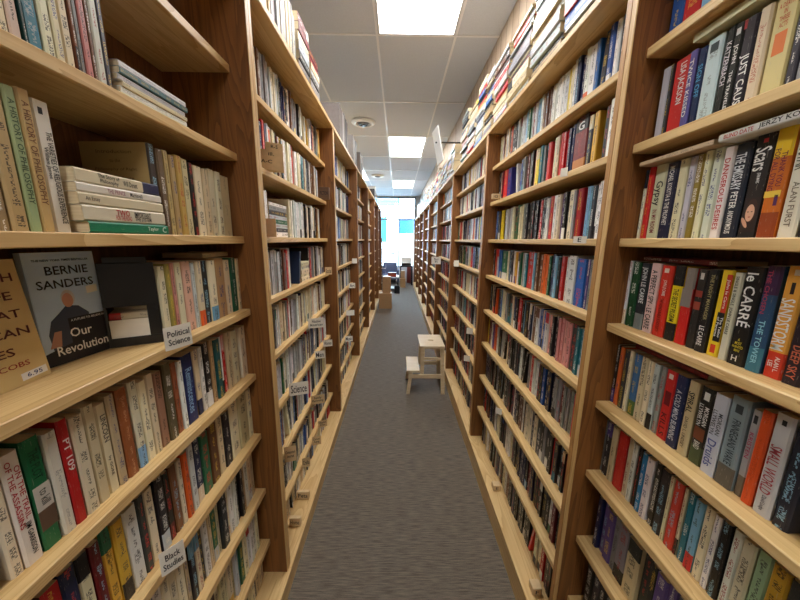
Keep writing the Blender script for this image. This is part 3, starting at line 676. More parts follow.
fill_with(1, 1, 1, ya, yb, W_RIGHT, (.165, .178), (.014, .024), [
 (573.5, 586, 'maroon', dict(rgb=(120, 26, 24), bot=(190, 120, 50), top=(26, 20, 20), marks=.3, title=[T('G', .1, .24, 0, .6, W_, 'across')], h=.185, label='thick dark red book with a large white G, second right case, above eye level')),
 (587, 591, 'charcoal', {}), (592, 597, 'gold', dict(label='mustard spine beside the dark red G book, second right case')),
 (547, 550, 'red', {}), (507.5, 511, 'blue', dict(rgb=(44, 44, 130))), (503.5, 507, 'red', {}), (511.4, 518.5, 'white', dict(lean=-math.radians(9), tfix=.018, h=.165, label='white paperback leaning towards a gap, second right case, above eye level'))])
fill_with(1, 1, 2, ya, yb, W_RIGHT + [('cream', 14), ('white', 12)], (.168, .178), (.014, .024), [(575.5, 581, 'red', dict(rgb=(170, 30, 44), label='crimson paperback on the eye-level shelf of the second right case')), (501, 503.5, 'yellow', {})])
fill_with(1, 1, 3, ya, yb, W_RIGHT, (.165, .178), (.014, .024), [(575, 584, 'blue', dict(rgb=(24, 96, 184), label='wide bright blue paperback, second right case, first shelf below eye level')), (585, 588, 'purple', {}), (567, 574, 'white', {}), (527.5, 533, 'red', dict(rgb=(190, 44, 36), label='red paperback mid-shelf, second right case, first shelf below eye level')), (502, 506.5, 'green', {})])
spec(1, .625, ya + .25, .014, CAMZ + R['tops'][0] + .1806, .2, .13, 'blue', rgb=(40, 90, 160), flat=True, case=1, shelf=0, force=True, marks=.3, bot=None, label='blue book lying flat under the top board of the second right case') if R['top'] - .18 - R['tops'][0] > .016 else None
# second left case: shelves with flat piles in them
ya, yb = L['posts'][1] + P, L['posts'][2] - P
fill(-1, 1, 1, ya, yb - .12, W_FARL, (.19, .215), (.012, .026), (.13, .15))
y1_ = fill(-1, 1, 2, ya, ya + .26, W_FARL, (.19, .215), (.012, .026), (.13, .15))
zz = CAMZ + L['tops'][2] + .0004; yp = 1.47
for i, c in enumerate(['white', 'charcoal', 'silver', 'green', 'silver', 'charcoal', 'grey', 'white']):
    t = (.026, .018, .02, .02, .018, .022, .02, .014)[i]
    spec(-1, .60, yp, t, zz, .23, .15, c, flat=True, case=1, shelf=2, force=True, top=None, label='%s book lying flat, %s, pile on the second left case near eye level' % (c, ['lowest', 'second from bottom', 'third from bottom', 'fourth from bottom', 'fourth from top', 'third from top', 'second from top', 'topmost'][i])); zz += t + .0005
fill(-1, 1, 2, yp + .24, yb - .10, W_FARL, (.19, .215), (.012, .026), (.13, .15))
fill(-1, 1, 3, ya, ya + .52, [('black', 20), ('charcoal', 14), ('silver', 10), ('white', 6), ('red', 6), ('grey', 10), ('brown', 6)], (.19, .215), (.012, .026), (.13, .15))
zz = CAMZ + L['tops'][3] + .0004; yp = ya + .68
for i in range(5):
    t = .024
    spec(-1, .585 + .003 * (i % 2), yp, t, zz, .16, .12, 'cream', flat=True, case=1, shelf=3, force=True, top=None, bot=None, label='cream book in the short flat pile, second left case, %s' % ['lowest one', 'second from bottom', 'middle one', 'second from top', 'topmost one'][i]); zz += t + .0005
b = spec(-1, .58, yp - .055, .022, CAMZ + L['tops'][3] + .0004, .19, .13, 'navy', case=1, shelf=3, force=True, label='dark blue book leaning against the short flat pile, second left case'); b['lean'] = math.radians(12)
b['y0'] -= .02
fill(-1, 1, 3, yp + .17, yb - .02, W_FARL, (.19, .215), (.012, .026), (.13, .15))

# --- on top of the cases: flat piles on the right, standing volumes and binders on the left
zt = CAMZ + R['top'] + R['th'] + .001
y = .30; pile = 0
while y < 9.9:
    ln = rnd.uniform(.2, .285)
    if y < 3.53 and y + ln > 3.32: y = 3.53
    pile += 1
    z = zt; lim = rnd.uniform(.26, .38) if y > .9 else rnd.uniform(.4, .5)
    if 2.2 < y < 3.0: lim += .06
    while z < zt + lim:
        t = rnd.choice([rnd.uniform(.012, .02), rnd.uniform(.02, .034), rnd.uniform(.03, .045)])
        l2 = ln - rnd.uniform(0, .03)
        c = pick(W_TOP)
        spec(1, .585 + rnd.uniform(0, .022), y + rnd.uniform(.002, .012), t, z + .0004, min(l2, ln - .014), rnd.uniform(.14, .165), c, flat=True, case=-1, shelf=pile, kind='hardcover_book', tilt=rnd.uniform(-.02, .02), marks=.8)
        z += t + .001
    y += ln + rnd.uniform(.004, .015)
NP = pile
zt = CAMZ + L['top'] + L['th'] + .001
y = .9
while y < 1.80:
    t = rnd.uniform(.016, .034)
    spec(-1, .53 + rnd.uniform(-.004, .008), y, t - .001, zt, rnd.uniform(.262, .30), .17, pick([('cream', 4), ('silver', 3), ('grey', 5), ('beige', 4), ('charcoal', 3), ('navy', 1), ('tan', 2)]), case=-1, shelf=0, kind='hardcover_book')
    y += t
y = 1.84
for q in range(2):
    z = zt
    for i in range(8):
        t = rnd.uniform(.026, .046)
        spec(-1, .53 + rnd.uniform(0, .01), y + .003, t, z, .2 + rnd.uniform(-.01, .01), .17, ['silver', 'beige', 'grey', 'charcoal', 'silver', 'cream', 'maroon', 'maroon'][i], flat=True, case=-1, shelf=200 + q, kind='hardcover_book'); z += t + .001
    y += .225

# ------------------------------------------------------------------ choose the ones that show largest
def area(b):
    if b['side'] > 0: XU = R['XU']
    else: XU = L['XU']
    Rr = ROW[b['side']]
    x = b['side'] * b['sx']
    if b['flat']: y0, y1, z0, z1 = b['y0'], b['y0'] + b['h'], b['z0'], b['z0'] + b['t']
    else: y0, y1, z0, z1 = b['y0'], b['y0'] + b['t'], b['z0'], b['z0'] + b['h']
    if y1 < .12: return 0
    y0 = max(y0, .12)
    if b['case'] is not None and b['case'] > 0:
        occ = Rr['posts'][b['case']] + .02
        if b['case'] > 0 and (y0 + y1) / 2 < occ * b['sx'] / XU: return 0
    pts = [proj(x, yy, z) for yy in (y0, y1) for z in (z0, z1)]
    if any(p is None for p in pts): return 0
    p00, p01, p10, p11 = pts
    hh = max(0, min(600, max(p00[1], p10[1])) - max(0, min(p01[1], p11[1])))
    h1 = abs(p00[1] - p01[1]); w = abs(p00[0] - p10[0]); xs = [p[0] for p in pts]
    lo, hi = max(0, min(xs)), min(800, max(xs))
    if hi <= lo: return 0
    H = abs(min(600, max(0, p00[1])) - min(600, max(0, p01[1])))
    W2 = abs(min(800, max(0, p00[0])) - min(800, max(0, p10[0])))
    if b['flat']: return W2 * H * .9
    return W2 * H
import collections
groups = collections.defaultdict(list)
for b in BOOKS: b['area'] = area(b); groups[b['kind']].append(b)
NMAX = {'paperback': 300, 'hardcover_book': 170}
chosen = []; rest = []
for kd, lst in groups.items():
    lst.sort(key=lambda b: -(b['area'] + (40 if b['force'] and b['area'] > 25 else 0)))
    chosen += [b for b in lst[:NMAX[kd]] if b['area'] > 8]
    rest += [b for b in lst[:NMAX[kd]] if b['area'] <= 8] + lst[NMAX[kd]:]

# ------------------------------------------------------------------ descriptions
rows = collections.defaultdict(list)
for b in BOOKS: rows[b['kind'], b['side'], b['case'], b['shelf'], b['flat']].append(b)
NUM = ['', 'first', 'second', 'third', 'fourth', 'fifth', 'sixth', 'seventh', 'eighth', 'ninth', 'tenth', 'eleventh', 'twelfth', 'thirteenth', 'fourteenth', 'fifteenth', 'sixteenth', 'seventeenth', 'eighteenth', 'nineteenth', 'twentieth']
def nth(n):
    if n <= 20: return NUM[n]
    if n == 30: return 'thirtieth'
    if n == 40: return 'fortieth'
    if n == 50: return 'fiftieth'
    return ['', '', 'twenty', 'thirty', 'forty', 'fifty', 'sixty', 'seventy'][n // 10] + '-' + NUM[n % 10] if n % 10 else 'sixtieth'
def thick(b): return 'slim' if b['t'] < .015 else ('thick' if b['t'] > .026 else '')
def casename(b):
    w = 'right' if b['side'] > 0 else 'left'
    return '%s %s case' % (ORD[b['case']] if b['case'] >= 0 else '', w)
used = collections.Counter(); lab = {}
for key, lst in rows.items():
    if key[4]: lst.sort(key=lambda b: b['z0'])
    else: lst.sort(key=lambda b: -b['y0'])
    for i, b in enumerate(lst):
        b['rank'] = i + 1
        b['n1'] = lst[i - 1]['col'] if i else None
        b['n2'] = lst[i + 1]['col'] if i + 1 < len(lst) else None
        b['cnt'] = len(lst)
def cand(b):
    adj = thick(b); nm = ('%s %s %s' % (adj, b['col'], 'paperback' if b['kind'] == 'paperback' else 'hardcover')).strip()
    if b['kind'] == 'hardcover_book':
        if b['side'] > 0: return ['%s lying %s from the bottom of pile %s atop the right cases' % (nm, nth(b['rank']), nth(b['shelf']))]
        if b['flat']: return ['%s lying %s from the bottom, %s pile atop the left cases' % (nm, nth(b['rank']), 'nearer' if b['shelf'] == 200 else 'farther')]
        return ['%s standing %s from the flat piles on top of the left cases' % (nm, nth(b['rank']))]
    sh = SHELFNAME[b['shelf']]; cs = casename(b)
    o = []
    if b['n1'] and b['n2']:
        o.append('%s between %s and %s ones, %s, %s' % (nm, b['n1'], b['n2'], cs, sh))
    o.append('%s, %s from far post, %s, %s' % (nm, nth(b['rank']).replace('-', ' '), cs.replace(' case', ''), sh.replace('eye level', 'eye')))
    return o
allc = collections.Counter(c for b in BOOKS for c in cand(b)[:1])
seen = set()
for b in chosen:
    if b['label'] and b['label'] not in seen: lb = b['label']
    else:
        cs = cand(b)
        lb = next((c for c in cs if c not in seen and allc[c] <= 1 and len(c.split()) <= 16), cs[-1])
    seen.add(lb); b['final'] = lb
for b in chosen:
    o = build_book(b); w = 'right' if b['side'] > 0 else 'left'
    if b['kind'] == 'hardcover_book': g = 'books piled on top of the %s bookcases' % w
    else: g = '%s books on the %s %s' % ('flat' if b['flat'] else 'upright', casename(b), SHELFNAME[b['shelf']])
    tag(o, b['final'], 'book', g)
    if b.get('portrait'):
        t, h = b['t'], b['h']
        def disc(cx, cz, rx, rz, y, rgb, name, n=20, rot=0):
            pm = MB(); pts = []
            for i in range(n):
                a = 2 * math.pi * i / n; px_, pz_ = rx * math.cos(a), rz * math.sin(a)
                pts.append((cx + px_ * math.cos(rot) - pz_ * math.sin(rot), y, cz + px_ * math.sin(rot) + pz_ * math.cos(rot)))
            pm.quad(pts); pm.build(name, ink(rgb), o)
        disc(.001, h * .27, t * .30, h * .12, -.0006, (60, 34, 24), 'printed_hair')
        disc(.000, h * .25, t * .22, h * .085, -.0009, (226, 176, 146), 'printed_face')
        disc(-.006, h * .155, t * .10, h * .06, -.0012, (214, 160, 130), 'printed_hand', rot=.5)
        for dx in (-.003, .003): disc(dx, h * .262, .0016, .0008, -.0013, (40, 24, 20), 'printed_eye')
        disc(.0005, h * .21, .0022, .0009, -.0013, (176, 60, 60), 'printed_mouth')
def mass(name, lst, label):
    me = cover_mesh(name, [(b, book_matrix(b), True) for b in lst])
    o = bpy.data.objects.new(name, me); C.objects.link(o)
    tag(o, label, 'books', None, 'stuff')
mass('paperback_books', [b for b in rest if b['kind'] == 'paperback'], 'crowded rows of small book spines receding along both rows of cases')
mass('hardcover_books', [b for b in rest if b['kind'] != 'paperback'], 'far piles of flat books along the tops of the cases')

# ------------------------------------------------------------------ face-out books and the black holder, left case
z0 = CAMZ + L['tops'][3] + .0005
def faceout(px_l, px_r, xl, xr, h, t, rgb, lean, name='paperback'):
    """a book standing cover outwards; near bottom corner at px_l with |x| = xl, far one at px_r with |x| = xr"""
    ya_ = y_at(px_l, -xl, z0); yb_ = y_at(px_r, -xr, z0)
    e = empty(name, (-xl, ya_, z0)); d = Vector((-xr + xl, yb_ - ya_, 0)); w = d.length
    e.rotation_euler = (0, 0, math.atan2(d.y, d.x))
    # local: x along the cover foot (away from camera), -y outwards to the aisle
    Mx = Matrix.Rotation(-lean, 4, 'X')
    def loc(x, y, z): return Mx @ Vector((x, y, z))
    c = MB(); c.box(0, w, 0, .0012, 0, h, 0, .0004, Mx); c.box(0, w, t - .0012, t, 0, h, 0, .0004, Mx); c.box(-.0012, 0, 0, t, 0, h, 0, .0004, Mx)
    c.build('cover', ink(rgb), e)
    p = MB(); p.box(.0005, w - .003, .0015, t - .0015, .002, h - .002, 0, 0, Mx); p.build('pages', PAGES, e)
    def txt(s, cx, cz, ww, hh, col, nm='title_lettering', dy=-.0008):
        md = text_data(s, ww, hh, ink(col)); put(md, nm, Mx @ Matrix.Translation((cx * w, dy, cz * h)) @ Matrix.Rotation(math.radians(90), 4, 'X'), e)
    def poly(pts, col, nm, dy=-.0005):
        q = MB(); q.quad([loc(a * w, dy, b_ * h) for a, b_ in pts]); q.build(nm, ink(col), e)
    return e, w, h, txt, poly
e, w, h, txt, poly = faceout(-75, 52, .655, .672, .222, .022, (212, 186, 128), .10)
tag(e, 'tan paperback shown cover out at the left picture edge, dark red capitals', 'book', 'cover-out books on the left')
for i, s in enumerate(['THE DEATH', 'AND LIFE', 'OF GREAT', 'AMERICAN', 'CITIES']):
    txt(s, .5, .86 - i * .145, w * .86, h * .066, (92, 34, 30))
txt('JANE JACOBS', .5, .16, w * .86, h * .055, (150, 52, 34))
poly([(.72, .03), (.97, .04), (.97, .10), (.72, .09)], (238, 236, 232), 'price_sticker'); txt('6.95', .845, .066, w * .16, h * .035, (60, 70, 120), 'price_lettering', -.0009)
e, w, h, txt, poly = faceout(49, 112, .700, .686, .230, .015, (186, 212, 240), .03)
tag(e, 'blue-grey paperback shown cover out, politician portrait and white serif title on black', 'book', 'cover-out books on the left')
poly([(.40, 0), (1, 0), (1, .40), (.40, .40)], (20, 20, 30), 'title_panel', -.0006); poly([(0, 0), (.4, 0), (.4, .17), (0, .12)], (26, 26, 34), 'lower_panel', -.0007)
poly([(.13, .1), (.10, .28), (.17, .40), (.3, .46), (.42, .52), (.6, .5), (.74, .42), (.7, .2), (.4, .05)], (58, 66, 84), 'printed_jacket', -.00045)
poly([(.08, .16), (.18, .3), (.28, .3), (.24, .16)], (176, 128, 108), 'printed_hand', -.00055)
import math as _m
poly([(.47 + .10 * _m.cos(a * .4), .585 + .075 * _m.sin(a * .4)) for a in range(16)], (196, 196, 200), 'printed_hair', -.0005)
poly([(.46 + .08 * _m.cos(a * .4), .565 + .066 * _m.sin(a * .4)) for a in range(16)], (196, 146, 124), 'printed_face', -.0007)
txt('THE NEW YORK TIMES BESTSELLER', .5, .93, w * .8, h * .018, (30, 44, 70))
txt('BERNIE', .55, .84, w * .62, h * .075, (18, 26, 46)); txt('SANDERS', .5, .72, w * .82, h * .075, (18, 26, 46))
txt('A FUTURE TO BELIEVE IN', .71, .375, w * .54, h * .02, (226, 226, 226)); txt('Our', .56, .26, w * .34, h * .085, (240, 240, 236)); txt('Revolution', .56, .12, w * .80, h * .085, (240, 240, 236))
poly([(.77, .60), (.95, .61), (.95, .68), (.77, .67)], (226, 222, 210), 'price_sticker', -.0009)
# black metal holder with a cut-out front
ya_ = y_at(110, -.685, z0); yb_ = y_at(164, -.597, z0)
e = empty('book_holder', (-.685, ya_, z0)); HA = math.atan2(yb_ - ya_, .088); e.rotation_euler = (0, 0, HA); w = math.hypot(yb_ - ya_, .088)
HM = Matrix.Translation(e.location) @ Matrix.Rotation(HA, 4, 'Z')
tag(e, 'black metal book holder with rounded cut-out front, beside the cover-out portrait book', 'book holder')
q = MB(); H = .216
def plate(mb, x0, x1, z0_, z1_, r=.022, y=0, t=.003):
    pts = []
    for (cx, cz, a0) in ((x1 - r, z1_ - r, 0), (x0 + r, z1_ - r, 90), (x0 + .002, z0_ + .002, 180), (x1 - .002, z0_ + .002, 270)):
        rr = r if a0 < 180 else .002
        for k in range(6):
            a = math.radians(a0 + 90 * k / 5); pts.append((cx + rr * math.cos(a), cz + rr * math.sin(a)))
    mb.quad([(a, y, b_) for a, b_ in pts][::-1]); mb.quad([(a, y + t, b_) for a, b_ in pts])
    for i in range(len(pts)):
        a, b_ = pts[i], pts[(i + 1) % len(pts)]
        mb.quad([(a[0], y, a[1]), (b_[0], y, b_[1]), (b_[0], y + t, b_[1]), (a[0], y + t, a[1])])
q.box(0, w, 0, .003, .098, H - .014, 0, .001); q.box(.012, w - .012, 0, .003, H - .014, H, 0, .001); q.box(0, w, 0, .003, 0, .022, 0, .001); q.box(w - .024, w, 0, .003, .022, .098, 0, .001); q.box(0, .006, 0, .003, .022, .098, 0, .001)
q.build('front_plate', BLACKM, e)
q = MB(); q.box(w - .003, w, .0032, .075, .0, H - .03, 0, .001); q.build('side_plate', BLACKM, e)
q = MB(); q.box(0, w - .0035, .0032, .075, .0, .003, 0, .001); q.build('base_plate', BLACKM, e)
o = MB(); o.box(0, w * .86, 0, .0012, 0, .062); o = o.build('blank_card', CARD); o.matrix_world = Matrix.Translation(e.location) @ Matrix.Rotation(e.rotation_euler.z, 4, 'Z') @ Matrix.Translation((.004, .006, .0034))
o.name = 'index_card'; tag(o, 'blank off-white card standing inside the black holder', 'card')
b = dict(BOOKS[0]); b.update(side=-1, sx=.615, y0=ya_ + .07, t=.018, z0=z0 + .066, h=.12, d=.10, flat=True, col='red', c=(206, 196, 170), bot=None, top=None, title=None, tc=(70, 70, 70), marks=.6, lean=0, tilt=0, kind='paperback', portrait=None, patches=None, label=None, seed=3.0)
# the pile inside the holder
zz = .0035
for (t_, cc_, tp_, lb_) in [(.030, (60, 54, 50), None, 'dark book lying at the bottom inside the black holder'), (.030, (120, 104, 84), None, 'brown book lying between two others inside the black holder'),
                            (.018, (206, 196, 170), (170, 24, 30), 'red and cream book lying inside the black holder, seen through its opening')]:
    pb = dict(b); pb.update(t=t_, c=cc_, top=tp_, h=w * .8, d=.065); o = build_book(pb)
    o.matrix_world = HM @ Matrix.Translation((.006 + w * .8, .009, zz + t_ / 2)) @ Matrix.Rotation(math.radians(-90), 4, 'Y'); tag(o, lb_, 'book'); zz += t_ + .0005
# ------------------------------------------------------------------ shelf label cards
def card(side, shelf, px, w, h, text, label, mat=None, ang=40, curl=.0, up=.5, tag_name='shelf_label', plane=None, dz=0):
    Rr = ROW[side]; z = CAMZ + Rr['tops'][shelf]; X = plane or (Rr['XS'] if shelf < 8 else Rr['XB'])
    y = y_at(px, side * X, z)
    e = empty(tag_name, (side * (X - .001), y, z))
    # local +x = towards the aisle-and-far side along the card, text side towards the camera
    a = math.radians(180 - ang) if side > 0 else math.radians(ang)
    N = 7; c = MB(); pts = []
    for i in range(N + 1):
        s_ = i / N * w; cv = curl * (i / N) ** 2
        pts.append((s_, cv))
    za, zb_ = -h * (1 - up) + dz, h * up + dz
    for i in range(N):
        (x0, c0), (x1, c1) = pts[i], pts[i + 1]; t = .0009
        c.quad([(x0, c0, za), (x1, c1, za), (x1, c1, zb_), (x0, c0, zb_)])
        c.quad([(x1, c1 + t, za), (x0, c0 + t, za), (x0, c0 + t, zb_), (x1, c1 + t, zb_)])
        c.quad([(x0, c0, zb_), (x1, c1, zb_), (x1, c1 + t, zb_), (x0, c0 + t, zb_)]); c.quad([(x0, c0, za), (x0, c0 + t, za), (x1, c1 + t, za), (x1, c1, za)])
    for i in (0, N):
        x0, c0 = pts[i]; c.quad([(x0, c0, za), (x0, c0 + .0009, za), (x0, c0 + .0009, zb_), (x0, c0, zb_)])
    c.build('card', mat or CARD, e)
    if side < 0:
        e.rotation_euler = (0, 0, math.radians(ang))
    else:
        e.rotation_euler = (0, 0, math.radians(180 - ang)); 
    if text:
        md = text_data(text, w * .8, h * .62, INK)
        if side < 0:
            M = Matrix.Translation((w * .5, -.0006 + curl * .3, (za + zb_) / 2)) @ Matrix.Rotation(math.radians(90), 4, 'X')
            if curl: M = Matrix.Translation((w * .5, curl * .35 - .002, (za + zb_) / 2)) @ Matrix.Rotation(math.atan2(curl * .9, w), 4, 'Z') @ Matrix.Rotation(math.radians(90), 4, 'X')
        else:
            M = Matrix.Translation((w * .5, .0016, (za + zb_) / 2)) @ Matrix.Rotation(math.radians(180), 4, 'Z') @ Matrix.Rotation(math.radians(90), 4, 'X')
        put(md, 'handwriting', M, e)
    tag(e, label, 'label', 'shelf label cards'); return e
card(-1, 3, 165, .066, .058, 'Political\nScience', 'curled cream card with handwriting beside the black holder', ang=62, curl=.008, up=.85)
card(-1, 5, 161, .05, .066, 'Black\nStudies', 'cream handwritten card on the lower left shelf, nearest left case', ang=45, curl=.006, up=.85)
LC = [(2, 1, 0, .0)]
for sh, px, w_, h_, tx, lb, up in [
 (3, 325, .045, .05, 'Social', 'small tan card near the second left post, first shelf below eye level', .9),
 (4, 308, .085, .055, 'Native\nAmerican', 'large white two-line card on the second shelf below eye level, second left case', .6),
 (5, 323, .06, .045, 'Women', 'white card nearest the second left post, third shelf below eye level', .85),
 (5, 315, .055, .048, 'Men', 'white card just left of another, third shelf below eye level, second left case', .75),
 (5, 289, .085, .062, 'Science', 'cream card reading one large word, third shelf below eye level, second left case', .8),
 (6, 311, .075, .055, 'Family\nParenting', 'tan two-line card on the fourth shelf below eye level, second left case', .8),
 (6, 284, .05, .075, 'Computers\nInternet', 'tan tall card at the lower left beside the nearest post', .4),
 (7, 318, .055, .045, 'Health\nDiet', 'upper tan card near the foot of the second left post', .9),
 (7, 312, .05, .055, 'Cancer\nAging', 'lower tan card near the foot of the second left post', .45),
 (7, 302, .04, .055, 'Crafts', 'tan card beside the lowest shelf board, left of centre', .6)]:
    card(-1, sh, px, w_ * 1.15, h_ * 1.15, tx, lb, ang=20, up=up, mat=TANCARD if 'tan' in lb else CARD)
for sh, px, w_, tx, lb in [(4, 349, .07, 'Art', 'white card on the third left case, second shelf below eye level'), (5, 346, .09, '', 'crumpled white paper card on the third left case'), (6, 345, .08, 'Music', 'small white card low on the third left case'), (3, 352, .06, '', 'small white card on the third left case, first shelf below eye level')]:
    card(-1, sh, px, w_, .06, tx, lb, ang=15, up=.6)
for sh, px, w_, h_, tx, lb, ang, up in [
 (1, 568, .03, .03, '', 'white folded card on the first shelf above eye level, second right case', 70, .5),
 (2, 587, .045, .022, 'E', 'white folded card hanging at the eye-level shelf, second right case', 65, .35),
 (6, 502, .035, .035, '', 'white folded card on the fourth shelf below eye level, second right case', 30, .5),
 (5, 473, .05, .05, '', 'white folded card on the third right case, lower part', 25, .5),
 (3, 459, .05, .06, '', 'white card on the third right case, first shelf below eye level', 20, .6),
 (6, 470, .05, .05, '', 'white card on the third right case, fourth shelf below eye level', 25, .5),
 (3, 441, .13, .10, 'Sci\nFi', 'largest white card in the right row, sticking out above the stool', 5, .0)]:
    card(1, sh, px, w_, h_, tx, lb, ang=ang, up=up)
# wooden block signs
def block(side, shelf, px, sx_, sy_, sz_, X, text, label, mat=None, name='wooden_block'):
    z = CAMZ + ROW[side]['tops'][shelf]; y = y_at(px, side * X, z)
    e = empty(name, (side * X, y, z + .0005)); c = MB(); c.box(-sx_ / 2, sx_ / 2, 0, sy_, 0, sz_, 0, .002); c.build('block', mat or TANCARD, e)
    if text:
        md = text_data(text, sx_ * .75, sz_ * .5, INK); put(md, 'lettering', Matrix.Translation((0, -.0006, sz_ / 2)) @ Matrix.Rotation(math.radians(90), 4, 'X'), e)
    tag(e, label, 'block sign'); return e
block(1, 8, 497, .045, .04, .035, .60, 'E', 'small tan block with a dark mark on the right base board, farther one')
block(1, 8, 537, .04, .04, .035, .595, 'F', 'small tan block on the right base board near the picture bottom')
block(-1, 8, 303, .072, .02, .05, .545, 'Pets', 'small tan block card on the left base board, farther one')
block(-1, 8, 295, .06, .02, .05, .535, 'Home', 'small tan block card on the left base board, nearer one')
block(-1, 1, 324, .075, .03, .085, .545, 'FICTION', 'dark-framed wooden block sign at the second left post, above eye level', mat=plain('dark_wood', (92, 62, 40), .5))
block(1, 5, 479, .04, .02, .035, .585, '', 'little label holder on the second right post, below eye level', mat=CARD)
block(1, 1, 496, .045, .02, .03, .58, 'G', 'small tan letter block on the first shelf above eye level beside the second right post')
for i, (w_, h_, dy) in enumerate([(.07, .12, .04), (.085, .085, .02), (.11, .05, 0)]):
    z = CAMZ + L['tops'][1]; y = 1.36 + dy
    e = MB(); e.box(-w_, 0, 0, .003, 0, h_, 0, 0); o = e.build('divider_card', TANCARD); o.location = (-.512, y + .05, z + .001); o.rotation_euler = (0, 0, math.radians(28)); put(text_data(['R-S', 'ill.', 'A-C'][i], w_ * .4, .014, INK), 'handwriting', Matrix.Translation((-w_ / 2, -.0006, h_ - .016)) @ Matrix.Rotation(math.radians(90), 4, 'X'), o); tag(o, 'tan cardboard divider, %s of three, beside the nearest left post above eye level' % ['tallest', 'middle', 'shortest'][i], 'divider card', 'tan cardboard dividers')
e = MB(); e.box(-.60, -.53, 1.36, 1.363, CAMZ + .0075, CAMZ + .085); o = e.build('divider_card', TANCARD); tag(o, 'tan cardboard divider on the left eye-level shelf beside the nearest post', 'divider card')

# ------------------------------------------------------------------ binders, sign, top-of-row things
zt = CAMZ + L['top'] + L['th'] + .0012; y = 2.84
for i in range(14):
    e = empty('ring_binder', (-.60, y, zt)); t = .07; hh = .295 - .01 * (i % 3)
    c = MB(); c.box(-.10, .09, 0, .0025, 0, hh); c.box(-.10, .09, t - .0025, t, 0, hh); c.box(.0905, .093, 0, t, 0, hh, 0, .001)
    c.build('cover', [plain('binder_grey', (120, 112, 110)), plain('binder_light', (176, 172, 170)), plain('binder_dark', (40, 42, 48))][(0, 0, 1, 0, 2, 0, 1, 1, 2, 2, 0, 1, 2, 0)[i]], e)
    c = MB(); c.box(-.095, .085, .004, t - .004, .003, hh - .012); c.build('papers', PAGES, e)
    tag(e, '%s ring binder atop the left row, %s of the line from the camera' % (['grey', 'grey', 'light grey', 'grey', 'black', 'grey', 'light grey', 'light grey', 'black', 'black', 'grey', 'light grey', 'black', 'grey'][i], nth(i + 1)), 'binder', 'binders on top of the left bookcases')
    y += t + .004 + (.35 if i in (5, 9) else 0)
def cbox(name, x0, x1, y0, y1, z0_, z1_, label, mat=CARDB, cat='box'):
    e = empty(name, ((x0 + x1) / 2, (y0 + y1) / 2, z0_)); hx, hy, hz = (x1 - x0) / 2, (y1 - y0) / 2, z1_ - z0_
    c = MB(); c.box(-hx, hx, -hy, hy, 0, hz, 0, .003); c.build('body', mat, e)
    c = MB(); c.box(-hx * .98, hx * .98, -hy * .98, -.002, hz, hz + .004); c.build('flap', mat, e)
    c = MB(); c.box(-hx * .98, hx * .98, .002, hy * .98, hz, hz + .004); c.build('flap', mat, e)
    c = MB(); c.box(-hx - .0008, hx + .0008, -.03, .03, hz * .55, hz + .0055); c.build('packing_tape', plain('tape', (196, 168, 120), .3), e)
    tag(e, label, cat); return e
cbox('cardboard_box', -.74, -.52, 7.35, 7.75, zt, zt + .22, 'brown cardboard box atop the far left bookcases')
cbox('storage_box', -.72, -.50, 6.65, 7.1, zt, zt + .2, 'dark storage box atop the far left bookcases in front of a brown box', DARKP)
cbox('carton', -.70, -.54, 7.42, 7.68, zt + .2262, zt + .38, 'black and white carton on the brown box atop the left row', WHITEM)
# hanging sign on a rod
e = empty('aisle_sign', (.7985, 3.43, CAMZ + 1.0))
c = MB(); c.box(-.008, .0, -.03, .03, -.05, .05, 0, .002); c.build('wall_bracket', BLACKM, e)
c = MB(); c.tube((-.008, 0, 0), (-.42, 0, 0), .008); c.build('rod', BLACKM, e)
c = MB(); M_ = Matrix.Translation((-.40, 0, 0)) @ Matrix.Rotation(math.radians(-12), 4, 'Y') @ Matrix.Rotation(math.radians(8), 4, 'Z')
c.box(-.006, .006, -.11, .11, -.20, .13, 0, .001, M_); c.build('sign_board', WHITEM, e)
tag(e, 'white sign board on a black rod from the panelled wall above the right row', 'sign')

# ------------------------------------------------------------------ step stool
e = empty('step_stool', (.362, 3.17, 0)); e.scale = (1, .92, 1.07); tag(e, 'pale birch two-step stool standing in the aisle beside the right bookcases', 'step stool')
c = MB(); 
SX, SY, SH = .128, .215, .50
# seat with hand hole
def seat(mb, hx, hy, z0_, z1_, hole=(.045, .016)):
    n = 16; ring = []; 
    inn = [(hole[0] * math.cos(2 * math.pi * k / n), hole[1] * math.sin(2 * math.pi * k / n)) for k in range(n)]
    out = []
    for k in range(n):
        a = 2 * math.pi * k / n; cx, cy = math.cos(a), math.sin(a); s_ = min(hx / max(abs(cx), 1e-6), hy / max(abs(cy), 1e-6)); out.append((cx * s_, cy * s_))
    # exact corners
    cor = [(hx, hy), (-hx, hy), (-hx, -hy), (hx, -hy)]
    for cc in cor:
        k = min(range(n), key=lambda i: (out[i][0] - cc[0]) ** 2 + (out[i][1] - cc[1]) ** 2); out[k] = cc
    for k in range(n):
        k2 = (k + 1) % n
        mb.quad([out[k] + (z1_,), out[k2] + (z1_,), inn[k2] + (z1_,), inn[k] + (z1_,)]); mb.quad([out[k2] + (z0_,), out[k] + (z0_,), inn[k] + (z0_,), inn[k2] + (z0_,)])
        mb.quad([out[k2] + (z1_,), out[k] + (z1_,), out[k] + (z0_,), out[k2] + (z0_,)]); mb.quad([inn[k] + (z1_,), inn[k2] + (z1_,), inn[k2] + (z0_,), inn[k] + (z0_,)])
seat(c, SX, SY, SH - .022, SH, (.035, .018)); c.build('seat', STOOLW, e)
